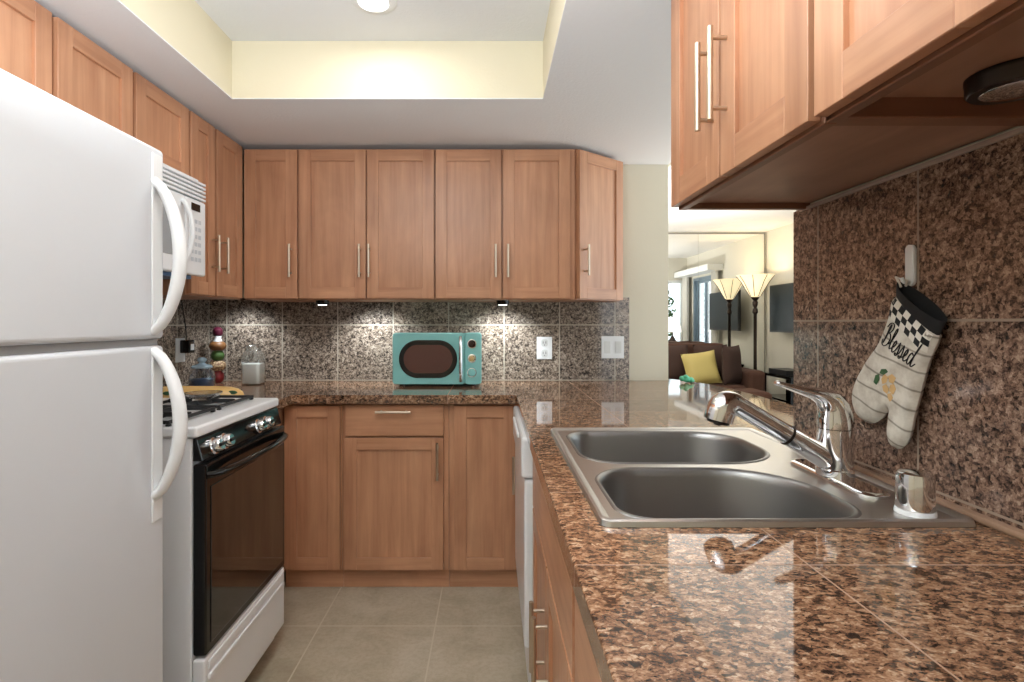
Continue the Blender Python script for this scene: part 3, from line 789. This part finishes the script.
m = MB(); pts = [(mx-.002+.040*math.sin(PI*i/16)**.6, my1-.165, mz0+.035+.235*i/16) for i in range(17)]; m.tube(pts, .009, 14); m.build('handle', M_WHITE2, r)
m = MB(); m.box(-1.36, mx-.04, my0+.10, my1-.03, mz0-.012, mz0+.0035); m.build('bottom_light', M_BLUEISH, r, .004)

# ------------------------------------------------------------------ teal microwave
tx0, tx1, ty, tz0 = -.487, -.047, 2.675, CT
r = empty('countertop_microwave', ((tx0+tx1)/2, 2.8, CT), 'retro teal microwave with oval window on the back counter', 'microwave')
z0, z1 = CT+.014, CT+.268
MB().box(tx0+.004, tx1-.004, ty+.012, 2.95, z0, z1-.002).build('body', M_TEAL, r, .014, 4)
for xx in (tx0+.04, tx1-.04):
    for yy in (ty+.04, 2.91): MB().cyl((xx, yy, CT), (xx, yy, z0+.001), .013).build('foot', M_DARK, r)
def yplate(outl, y0, y1): # outline in (x,z)
    mb = MB(); mb.loft([[(x, y1, z) for x, z in outl], [(x, y0, z) for x, z in outl]], smooth=False, cap0=True, cap1=True); return mb
xs = tx1-.083
dr = yplate(rrect(tx0, xs-.001, z0-.002, z1, .016, 6), ty, ty+.016).build('door', M_TEAL, r, .004, 3)
pn = yplate(rrect(xs+.001, tx1, z0-.002, z1, .016, 6), ty, ty+.016).build('control_panel', M_TEAL, r, .004, 3)
ox0, ox1, oz0, oz1 = tx0+.032, xs-.037, z0+.030, z1-.036
yplate(rrect(ox0, ox1, oz0, oz1, (oz1-oz0)/2-.001, 12), ty-.004, ty+.001).build('window_frame', M_BLACK, dr, .002)
yplate(rrect(ox0+.024, ox1-.024, oz0+.024, oz1-.024, (oz1-oz0)/2-.026, 12), ty-.0055, ty-.0035).build('window', M_DGLASS, dr)
hx = xs-.020
m = MB(); m.tube([(hx, ty-.006, z0+.016), (hx, ty-.018, z0+.03), (hx, ty-.022, z0+.06), (hx, ty-.022, z1-.07), (hx, ty-.018, z1-.036), (hx, ty-.006, z1-.022)], .008, 16); m.box(hx-.008, hx+.008, ty-.003, ty+.001, z0+.012, z1-.018); m.build('handle', M_CHROME, dr)
def yknob(cx, cz, rad, d, mt, par, nm, **k):
    A_ = Vector((0, -1, 0)).to_track_quat('Z', 'Y').to_matrix()
    mb = MB(); mb.lathe([(0, 0), (rad, 0), (rad*.95, d*.8), (rad*.8, d), (0, d)], (cx, ty, cz), 32, axis=A_); return mb.build(nm, mt, par)
kx = (xs+tx1)/2-.006
yknob(kx, z1-.055, .024, .003, M_CHROME, pn, 'display_ring'); yknob(kx, z1-.055, .020, .0045, mat('dark_red_display', srgb(46, 16, 16), .1), pn, 'display')
yknob(kx, z1-.127, .022, .004, M_CHROME, pn, 'dial_ring'); yknob(kx, z1-.127, .016, .018, M_GOLD, pn, 'dial')
yknob(kx, z1-.197, .024, .004, M_CHROME, pn, 'dial_ring'); yknob(kx, z1-.197, .020, .018, M_TEAL, pn, 'dial')

# ------------------------------------------------------------------ outlets and switches on the back splash
def plate(x0, x1, z0, z1, name, label, cat):
    r = empty(name, ((x0+x1)/2, YT, (z0+z1)/2), label, cat)
    MB().box(x0, x1, YT-.006, YT-.0005, z0, z1).build('cover_plate', M_WHITE2, r, .002); return r
r = plate(.252, .336, .995, 1.118, 'wall_outlet', 'white duplex outlet on the back splash between the teal microwave and the switches', 'outlet')
for zc in (1.028, 1.085):
    q_ = yplate(rrect(.276, .312, zc-.020, zc+.020, .012, 5), YT-.0085, YT-.005).build('socket', mat('socket_white', srgb(206, 206, 204), .4), r)
    m = MB(); m.box(.285, .288, YT-.009, YT-.0083, zc-.004, zc+.009); m.box(.300, .303, YT-.009, YT-.0083, zc-.004, zc+.009); m.box(.292, .296, YT-.009, YT-.0083, zc-.014, zc-.009); m.build('slot', M_DARK, q_)
r = plate(.608, .732, 1.000, 1.122, 'switch_plate', 'white double switch plate at the right end of the back splash', 'switch')
for xc in (.640, .700): MB().box(xc-.017, xc+.017, YT-.0085, YT-.005, 1.028, 1.094).build('rocker', mat('rocker_white', srgb(212, 212, 210), .4), r, .001)
r = empty('wall_outlet', (XLT, 2.70, 1.06), 'white outlet plate on the left wall holding the black adapter', 'outlet')
MB().box(XLT+.0005, XLT+.006, 2.655, 2.735, 1.0, 1.12).build('cover_plate', M_WHITE2, r, .002)
r = empty('power_adapter', (XLT+.03, 2.71, 1.06), 'black plug-in power adapter with cord on the left wall', 'adapter')
MB().box(XLT+.0065, XLT+.055, 2.685, 2.735, 1.045, 1.110).build('body', M_BLACK, r, .005)
MB().box(XLT+.056, XLT+.0565, 2.695, 2.725, 1.06, 1.09).build('label_sticker', M_WHITE2, r)
MB().tube(bez((XLT+.03, 2.705, 1.108), (XLT+.03, 2.70, 1.18), (XLT+.012, 2.69, 1.309)), .003, 8).build('cord', M_BLACK, r)

# ------------------------------------------------------------------ jars and dish
def jar_square(cx, cy, label):
    r = empty('glass_canister', (cx, cy, CT), label, 'jar'); z = CT
    m = MB(); L_ = []
    for h, k in ((.001, .043), (.004, .047), (.10, .048), (.140, .048), (.160, .040), (.170, .034)):
        L_.append([(cx+x, cy+y, z+h) for x, y in rrect(-k, k, -k, k, k*.35, 5)])
    m.loft(L_, cap0=True); m.build('glass_body', M_GLASS, r, recalc=False)
    m = MB(); L_ = [[(cx+x, cy+y, z+h) for x, y in rrect(-k, k, -k, k, k*.33, 5)] for h, k in ((.006, .041), (.010, .044), (.105, .044), (.108, .041))]
    m.loft(L_, cap0=True, cap1=True); m.build('contents', M_SUGAR, r)
    m = MB(); m.lathe([(0, z+.171), (.036, z+.171), (.038, z+.178), (.036, z+.190), (.030, z+.199), (.018, z+.205), (0, z+.207)], (cx, cy, 0)); m.build('lid', M_GLASS, r, recalc=False)
jar_square(-1.225, 2.79, 'square glass canister of white sugar on the back counter')
cx, cy, z = -1.40, 2.62, CT
r = empty('glass_jar', (cx, cy, z), 'short round glass jar with knobbed lid in the left counter corner', 'jar')
MB().lathe([(0, z+.001), (.048, z+.001), (.056, z+.012), (.060, z+.05), (.054, z+.080), (.042, z+.092), (.042, z+.098)], (cx, cy, 0)).build('glass_body', M_GLASS, r, recalc=False)
MB().lathe([(0, z+.005), (.046, z+.005), (.054, z+.014), (.056, z+.045), (0, z+.047)], (cx, cy, 0)).build('contents', M_BLUECONT, r)
MB().lathe([(0, z+.099), (.047, z+.099), (.049, z+.104), (.040, z+.112), (.018, z+.118), (.012, z+.124), (.020, z+.132), (.022, z+.141), (.014, z+.150), (0, z+.152)], (cx, cy, 0)).build('lid', mat('pale_blue_glass', srgb(176, 200, 214), .08, Alpha=.75), r)
cx, cy = -1.445, 2.86
r = empty('stacked_spice_bottle', (cx, cy, z), 'tall bottle of layered chillies, herbs and beans in the left counter corner', 'bottle')
lay = [('spice_layer', M_SPRED, .0, .062, .032, 'red'), ('bean_layer', M_BEANS, .064, .052, .042, ''), ('herb_layer', M_SPGRN, .118, .050, .034, ''), ('chilli_layer', M_SPAMB, .170, .048, .043, '')]
for nm, mt, zb, h, rad, _ in lay:
    MB().lathe([(0, z+zb+.001), (rad*.62, z+zb+.001), (rad*.9, z+zb+h*.22), (rad, z+zb+h*.5), (rad*.9, z+zb+h*.78), (rad*.62, z+zb+h), (0, z+zb+h)], (cx, cy, 0)).build(nm, mt, r)
MB().lathe([(0, z+.219), (.022, z+.219), (.017, z+.235), (.020, z+.247), (0, z+.247)], (cx, cy, 0)).build('neck', M_WHITE2, r)
MB().lathe([(0, z+.248), (.020, z+.248), (.026, z+.262), (.025, z+.280), (.013, z+.293), (0, z+.296)], (cx, cy, 0)).build('cap', M_SPPUR, r)
# long painted dish
r = empty('painted_dish', (-1.17, 2.13, CT), 'long yellow painted ceramic dish behind the stove burners', 'dish')
m = MB(); L_ = []
for hh, kx_, ky_ in ((.001, .165, .045), (.012, .185, .060), (.03, .192, .066), (.046, .186, .062), (.058, .170, .052), (.065, .145, .036), (.066, .13, .028), (.060, .12, .022)):
    L_.append([(-1.17+kx_*math.cos(a)*(1+.03*math.cos(a)), 2.13+ky_*math.sin(a), CT+hh) for a in [k*2*PI/40 for k in range(40)]])
m.loft(L_, cap0=True, cap1=True); m.build('body', M_CREAMDISH, r)
for (a, b) in ((-1.24, 0), (-1.215, .4), (-1.005, 1)):
    m = MB(); m.lathe([(0, -.003), (.013, -.003), (.011, .001), (0, .002)], (a, 2.13-.063*math.sqrt(max(.02, 1-((a+1.17)/.19)**2))-.000, CT+.048), 12, axis=Vector((0, -1, .2)).to_track_quat('Z', 'Y').to_matrix()@Matrix.Diagonal((1.5, .6, 1)))
    m.build('painted_leaf', M_LEAFG, r)
# glass spoon rest
m = MB(); m.lathe([(0, .922+.0165), (.03, .922+.0165), (.052, .932+.0165), (.060, .940+.0165), (.061, .943+.0165), (.055, .940+.0165), (.03, .931+.0165), (0, .9285+.0165)], (-.985, 1.85, 0), 36)
tag(m.build('glass_saucer', M_GLASS, loc=(-.985, 1.85, .9385), recalc=False), 'clear glass saucer resting on the far stove grate', 'saucer')

# ------------------------------------------------------------------ green ornament on the counter's far edge
r = MB()
for (dx, dy, dz, rad) in ((0, 0, .018, .020), (-.022, .004, .022, .016), (.022, 0, .014, .016), (.034, .006, .010, .010), (-.008, -.006, .032, .013)):
    r.lathe([(rad*math.sin(a), rad*.9*math.cos(a)) for a in [PI-k*PI/10 for k in range(11)]], (1.035+dx, 2.86+dy, CT+max(dz, rad*.9+.001)), 18)
tag(r.build('glass_ornament', M_GREENT, loc=(1.035, 2.86, CT), recalc=False), 'small lumpy green glass ornament at the far end of the counter', 'ornament')

# ------------------------------------------------------------------ oven mitt
XM = XRT-.024
def px(x, y, X=XM):
    Y = F*X/(x-491); return (Y, CZ-(y-322)*Y/F)
out_px = [(893, 309), (897, 292), (909, 302), (924, 318), (941, 334), (937, 344), (934, 351), (929, 362), (924, 380), (920, 396), (915, 413), (911, 434), (907, 444), (902, 449), (896, 449), (891, 443), (889, 432), (890, 419), (892, 408), (887, 413), (880, 421), (872, 424), (864, 421), (858, 414), (855, 404), (854, 394), (858, 380), (866, 365), (873, 354), (880, 345), (886, 332), (891, 318)]
raw = [px(*p) for p in out_px]
# resample smooth closed loop
def smooth_loop(pts, k=3):
    for _ in range(k):
        q = []
        for i in range(len(pts)):
            a, b = pts[i], pts[(i+1) % len(pts)]
            q += [(a[0]*.75+b[0]*.25, a[1]*.75+b[1]*.25), (a[0]*.25+b[0]*.75, a[1]*.25+b[1]*.75)]
        pts = q
    return pts
sm = smooth_loop(raw, 1)
r = empty('oven_mitt', (XRT-.03, 1.0, 1.2), 'grey wood-print oven mitt with black checkered cuff, hung on the tiled wall', 'oven mitt')
m = MB()
# puffed double layer: fill the outline with a grid, displaced by distance to edge
import mathutils
def seg_d(p, a, b):
    a, b, p = Vector(a), Vector(b), Vector(p); t_ = max(0, min(1, (p-a).dot(b-a)/max(1e-12, (b-a).length_squared))); return (p-(a+(b-a)*t_)).length
def inside(p, poly):
    c = False
    for i in range(len(poly)):
        a, b = poly[i], poly[i-1]
        if (a[1] > p[1]) != (b[1] > p[1]) and p[0] < (b[0]-a[0])*(p[1]-a[1])/(b[1]-a[1])+a[0]: c = not c
    return c
def puff(mb, poly, xc, th, step=.006, mi=0):
    from mathutils.geometry import delaunay_2d_cdt
    pts = [Vector(p) for p in poly]; n0 = len(pts)
    ys = [p[0] for p in poly]; zs = [p[1] for p in poly]
    y = min(ys)
    while y < max(ys):
        z_ = min(zs)
        while z_ < max(zs):
            if inside((y, z_), poly) and min(seg_d((y, z_), poly[i], poly[i-1]) for i in range(n0)) > step*.5: pts.append(Vector((y, z_)))
            z_ += step
        y += step
    vo, _, fo, *_r = delaunay_2d_cdt(pts, [], [list(range(n0))], 1, 1e-6)
    dist = [min(seg_d(v, poly[i], poly[i-1]) for i in range(n0)) for v in vo]
    F1, F2 = [], []
    for v, d in zip(vo, dist):
        k = math.sqrt(min(1, max(0, d/.022))*(2-min(1, max(0, d/.022))))*th
        a = mb.bm.verts.new((xc-k, v.x, v.y)); F1.append(a)
        F2.append(a if d < 1e-5 else mb.bm.verts.new((xc+k, v.x, v.y)))
    for f in fo:
        mb.face([F1[i] for i in f], mi, True); mb.face([F2[i] for i in f][::-1], mi, True)
puff(m, sm, XM, .014)
mb_ = m.build('mitt_body', M_MITT, r)
# black cuff band as a flared opening
def P3(x, y, X): Y, z_ = px(x, y, XM); return Vector((X, Y, z_))
a0, a1 = P3(899, 282, XM), P3(945, 322, XM)
b0, b1 = P3(897, 294, XM), P3(939, 336, XM)
m = MB(); L_ = []
for k_, (s0, s1, th) in enumerate(((b0, b1, .0125), (a0.lerp(b0, .5), a1.lerp(b1, .5), .0175), (a0, a1, .020), (a0.lerp(b0, .15), a1.lerp(b1, .15), .017), (a0.lerp(b0, .8), a1.lerp(b1, .8), .010))):
    c = (s0+s1)/2; h = (s1-s0)/2*(1.0 if k_ < 3 else .93)
    L_.append([c+h*math.cos(a)+Vector((-th*math.sin(a), 0, 0)) for a in [i*2*PI/28 for i in range(28)]])
m.loft(L_, cap1=True); m.build('cuff', M_BLKFAB, r, recalc=True)
# checkered rows printed on the body
def surf(s, t):  # s along cuff 0..1, t downwards; returns a point a little in front of the mitt body
    p = b0.lerp(b1, s); dn = (P3(884, 345, XM)-P3(897, 294, XM)).normalized(); dn2 = (P3(925, 378, XM)-P3(939, 336, XM)).normalized()
    q = p+dn.lerp(dn2, s)*t
    d = min(seg_d((q.y, q.z), sm[i], sm[i-1]) for i in range(len(sm)))
    k = min(1, d/.022); return Vector((XM-.014*math.sqrt(k*(2-k))-.0008, q.y, q.z))
m = MB(); nck = 8
for row in range(3):
    for c_ in range(nck):
        sub_ = 2
        for i in range(sub_):
            s0_, s1_ = .03+.94*(c_+i/sub_)/nck, .03+.94*(c_+(i+1)/sub_)/nck
            t0, t1 = .001+row*.0115, .001+(row+1)*.0115
            vs = [m.bm.verts.new(surf(s0_, t0)), m.bm.verts.new(surf(s1_, t0)), m.bm.verts.new(surf(s1_, t1)), m.bm.verts.new(surf(s0_, t1))]
            m.face(vs, (row+c_) % 2)
m.build('checkered_print', [M_BLKFAB, M_CHKW], mb_, recalc=False)
# lettering "Blessed": pen strokes in a unit box (x right, y up), laid along a slanted baseline
STR = [
 [(.3, .2), (.42, .75), (.52, 1.25), (.5, 1.5), (.4, 1.3), (.36, .8), (.3, .15)],
 [(.1, 1.2), (.35, 1.55), (.75, 1.6), (.85, 1.3), (.65, 1.0), (.42, .92), (.75, .9), (.92, .6), (.78, .2), (.45, .0), (.15, .1), (.1, .35)],
 [(.95, .3), (1.2, .7), (1.38, 1.3), (1.3, 1.5), (1.17, 1.2), (1.14, .5), (1.2, .08), (1.4, .2)],
 [(1.4, .2), (1.65, .4), (1.78, .65), (1.68, .8), (1.53, .6), (1.52, .2), (1.7, .02), (1.95, .25)],
 [(1.95, .25), (2.15, .75), (2.2, .85), (2.28, .5), (2.26, .1), (2.1, -.05), (2.0, .1), (2.3, .1), (2.45, .25)],
 [(2.45, .25), (2.65, .75), (2.7, .85), (2.78, .5), (2.76, .1), (2.6, -.05), (2.5, .1), (2.8, .1), (2.95, .2)],
 [(2.95, .2), (3.18, .4), (3.3, .65), (3.2, .8), (3.06, .6), (3.05, .2), (3.22, .02), (3.5, .25)],
 [(3.95, .7), (3.75, .8), (3.56, .5), (3.6, .1), (3.8, .05), (3.98, .5), (4.2, 1.2), (4.28, 1.6), (4.15, 1.2), (4.02, .5), (4.05, .1), (4.2, .05), (4.4, .3)],
]
o0, o1 = P3(888.0, 343, XM), P3(920.5, 368.5, XM)
bdir = (o1-o0); Lb = bdir.length; bdir.normalize()
updir = Vector((0, -bdir.z, bdir.y)); updir = updir if updir.z > 0 else -updir
m = MB(); sc = Lb/4.4
def lp(q):
    p = o0+bdir*q[0]*sc+updir*q[1]*sc*1.5
    d = min(seg_d((p.y, p.z), sm[i], sm[i-1]) for i in range(len(sm))); k = min(1, d/.022)
    return Vector((XM-.014*math.sqrt(k*(2-k))-.0009, p.y, p.z))
for st in STR:
    # Catmull-Rom smoothing
    pts = []
    ext = [st[0]]+st+[st[-1]]
    for i in range(1, len(ext)-2):
        p0, p1, p2, p3 = ext[i-1:i+3]
        for k in range(4):
            t_ = k/4; f = lambda a, b, c, d: .5*(2*b+(c-a)*t_+(2*a-5*b+4*c-d)*t_*t_+(3*b-a-3*c+d)*t_**3)
            pts.append((f(p0[0], p1[0], p2[0], p3[0]), f(p0[1], p1[1], p2[1], p3[1])))
    pts.append(st[-1]); m.tube([lp(q) for q in pts], .0011, 6)
m.build('lettering', M_BLKFAB, mb_)
def leaf(poly_px, mt, nm):
    m = MB(); vs = []
    for x, y in poly_px:
        p = P3(x, y, XM); d = min(seg_d((p.y, p.z), sm[i], sm[i-1]) for i in range(len(sm))); k = min(1, d/.022)
        vs.append(m.bm.verts.new((XM-.014*math.sqrt(k*(2-k))-.0010, p.y, p.z)))
    m.face(vs); return m.build(nm, mt, mb_, recalc=False)
leaf([(881, 382), (883, 375), (887, 374), (887, 380), (884, 385)], M_LEAFG, 'printed_leaf')
leaf([(887, 373), (889, 369), (894, 369), (896, 372), (891, 375)], M_LEAFG, 'printed_leaf')
for pet in ([(889, 379), (892, 374), (896, 377), (894, 383), (890, 384)], [(896, 376), (900, 374), (904, 378), (901, 384), (897, 382)], [(890, 386), (894, 384), (897, 389), (895, 394), (891, 391)], [(898, 385), (902, 384), (904, 389), (901, 395), (897, 391)], [(895, 394), (899, 393), (901, 398), (898, 402), (896, 399)]):
    leaf(pet, M_TANP, 'printed_petal')
# loop + hook
hk = empty('wall_hook', (XRT-.01, 1.02, 1.31), 'white adhesive hook on the tiled wall above the oven mitt', 'hook')
Y0, z0_ = px(909, 282, XRT-.006)
m = MB(); L_ = [[(XRT-.0005-d_, Y0+x, z0_+.032+y) for x, y in rrect(-w_, w_, -.040, .038, w_*.98, 5)] for d_, w_ in ((0, .011), (.004, .011), (.006, .009))]
m.loft(L_, cap0=True, cap1=True); m.tube([(XRT-.006, Y0, z0_-.0), (XRT-.016, Y0, z0_-.004), (XRT-.020, Y0, z0_+.008)], .0035, 10); m.build('hook_body', M_WHITE2, hk)
m = MB(); c = P3(901, 284, XM)
m.tube([c+Vector((0, .0, -.006)), c+Vector((-.002, .010, .014)), Vector((XRT-.014, Y0+.004, z0_+.004)), Vector((XRT-.013, Y0-.004, z0_+.002)), c+Vector((0, -.012, -.004))], .0022, 8); m.build('hanging_loop', M_CHKW, r)

# ------------------------------------------------------------------ living room furniture
def cushion(name, c, w_, h_, t_, rot, mt, label, cat, group=None):
    """pillow lying in the XZ plane, then turned"""
    mb = MB(); n_ = 12; R = Matrix.Rotation(rot[2], 3, 'Z')@Matrix.Rotation(rot[0], 3, 'X')@Matrix.Rotation(rot[1], 3, 'Y')
    g1, g2 = {}, {}
    for i in range(n_+1):
        for j in range(n_+1):
            a, b = i/n_*2-1, j/n_*2-1; e = max(0, (1-a**4)*(1-b**4))**.6
            pin = 1-.07*(a*a*b*b)*0-.06*(1-b*b)*abs(a)**3*0
            x, z_ = a*w_/2*(1-.07*(1-b*b)), b*h_/2*(1-.07*(1-a*a))
            for g, s_ in ((g1, -1), (g2, 1)):
                if e == 0 and s_ == 1: g[i, j] = g1[i, j]
                else: g[i, j] = mb.bm.verts.new(Vector(c)+R@Vector((x, s_*e*t_/2, z_)))
    for i in range(n_):
        for j in range(n_):
            mb.face([g1[i, j], g1[i+1, j], g1[i+1, j+1], g1[i, j+1]], 0, True); mb.face([g2[i, j], g2[i, j+1], g2[i+1, j+1], g2[i+1, j]], 0, True)
    o = mb.build(name, mt, loc=(c[0], c[1], c[2]-h_/2)); return tag(o, label, cat, group)
r = empty('sofa', (2.2, 6.6, 0), 'brown fabric sofa in the living room, in front of the mirrored wall', 'sofa')
MB().box(1.15, 3.13, 6.22, 7.02, .10, .32).build('base', M_BROWNF, r, .02, 3)
MB().box(1.36, 2.95, 6.80, 7.04, .325, .93).build('back', M_BROWNF, r, .05, 4)
for a in ((1.14, 1.34), (2.96, 3.16)): MB().box(a[0], a[1], 6.20, 7.04, .10, .64).build('arm', M_BROWNF, r, .05, 4)
for a in ((1.36, 2.14), (2.16, 2.94)): MB().box(a[0], a[1], 6.20, 6.78, .325, .47).build('seat_cushion', M_BROWNF, r, .04, 4)
for xx in (1.2, 3.08):
    for yy in (6.27, 6.95): MB().cyl((xx, yy, 0), (xx, yy, .099), .025).build('foot', M_DARK, r)
GC = 'dark brown sofa cushions'
rt = math.radians
cushion('throw_pillow', (2.20, 6.60, .70), .44, .46, .18, (rt(-12), 0, 0), M_BROWNC, 'dark brown cushion at the left end of the visible sofa, cut by the cream wall', 'pillow', GC)
cushion('throw_pillow', (2.70, 6.62, .705), .44, .45, .18, (rt(-12), 0, rt(4)), M_BROWNC, 'dark brown cushion directly right of the yellow pillow', 'pillow', GC)
cushion('throw_pillow', (2.81, 6.32, .70), .32, .46, .13, (rt(-3), 0, rt(32)), M_BROWNC, 'dark brown cushion standing against the sofa arm beside the floor lamp', 'pillow', GC)
cushion('throw_pillow', (2.47, 6.36, .655), .42, .40, .15, (rt(-16), rt(-7), rt(2)), M_YELLOW, 'yellow satin throw pillow among the dark brown cushions', 'pillow')
r = empty('ottoman', (2.65, 5.95, 0), 'low brown ottoman in front of the sofa, left of the floor lamp', 'ottoman')
MB().box(2.15, 2.97, 5.68, 6.12, .08, .46).build('cushion', M_BROWNF, r, .05, 4)
for xx in (2.22, 2.9):
    for yy in (5.74, 6.06): MB().cyl((xx, yy, 0), (xx, yy, .079), .022).build('foot', M_DARK, r)
# torchiere lamp
lx, ly = 3.335, 6.83
r = empty('floor_lamp', (lx, ly, 0), 'bronze torchiere floor lamp with glowing glass bowl shade', 'lamp')
MB().lathe([(0, 0), (.14, 0), (.14, .015), (.10, .03), (.03, .05), (0, .055)], (lx, ly, 0)).build('base', M_BRONZE, r)
MB().lathe([(.0, .055), (.022, .055), (.020, .9), (.020, 1.30), (.034, 1.32), (.030, 1.36), (.018, 1.38), (.032, 1.42), (.034, 1.45), (.022, 1.47), (.045, 1.50), (.05, 1.515), (0, 1.516)], (lx, ly, 0), 20).build('pole', M_BRONZE, r)
sh = MB().lathe([(.035, 1.517), (.06, 1.53), (.11, 1.62), (.16, 1.71), (.215, 1.785), (.222, 1.79), (.219, 1.792), (.155, 1.715), (.105, 1.625), (.055, 1.537), (.03, 1.525)], (lx, ly, 0), 16).build('lamp_shade', M_AMBER, r, recalc=False)
m = MB()
for k in range(8):
    a = k*PI/4+.2; m.tube([(lx+q*math.cos(a), ly+q*math.sin(a), zz-.003) for q, zz in ((.062, 1.53), (.113, 1.62), (.163, 1.71), (.219, 1.785))], .0035, 6)
m.build('shade_rib', M_BRONZE, sh)
light('floor_lamp_bulb', 'POINT', (lx, ly, 1.70), 4, (1, .84, .62), shadow_soft_size=.04)
# television
r = empty('television', (3.6, 6.28, 1.0), 'black flat-screen television on the living room side wall', 'television')
MB().box(3.485, 3.525, 5.76, 6.77, 1.075, 1.655).build('body', M_DARK, r, .004)
MB().box(3.482, 3.4848, 5.775, 6.755, 1.095, 1.643).build('screen', M_TV, r)
m = MB(); m.box(3.526, LX-.001, 6.2, 6.34, 1.28, 1.42); m.build('wall_mount', M_DARK, r)
# black stand below
r = empty('media_stand', (3.45, 6.3, 0), 'small black media stand under the television', 'stand')
MB().box(3.30, 3.64, 5.95, 6.62, .56, .59).build('top', M_BLACK, r, .003); MB().box(3.30, 3.64, 5.95, 6.62, .30, .32).build('shelf', M_BLACK, r)
for xx in (3.31, 3.60):
    for yy in (5.97, 6.57): MB().box(xx, xx+.035, yy, yy+.035, 0, .5595).build('leg', M_BLACK, r)
m = MB(); m.box(3.36, 3.6, 6.15, 6.55, .5905, .645); tag(m.build('media_player', M_DARK, loc=(3.48, 6.35, .5905), bevel=.004), 'black media box on top of the small black stand', 'electronics')
# table with lamp near window (seen in the mirror)
r = empty('side_table', (3.3, 4.62, 0), 'side table under the window, reflected in the mirror', 'table')
MB().box(3.08, 3.50, 4.45, 4.80, .60, .63).build('table_top', M_DARK, r, .003)
for xx in (3.10, 3.455):
    for yy in (4.46, 4.76): MB().box(xx, xx+.03, yy, yy+.03, 0, .5995).build('leg', M_DARK, r)
r = empty('table_lamp', (3.28, 4.62, .63), 'table lamp with white shade in front of the window, reflected in the mirror', 'lamp')
MB().lathe([(0, .631), (.075, .631), (.075, .645), (.03, .67), (.075, .76), (.08, .84), (.03, .93), (.012, .96), (.010, 1.02), (0, 1.02)], (3.28, 4.62, 0)).build('base', M_BRONZE, r)
MB().lathe([(.16, 1.02), (.10, 1.29), (.098, 1.29), (.158, 1.02)], (3.28, 4.62, 0)).build('lamp_shade', M_LAMPW, r, recalc=False)
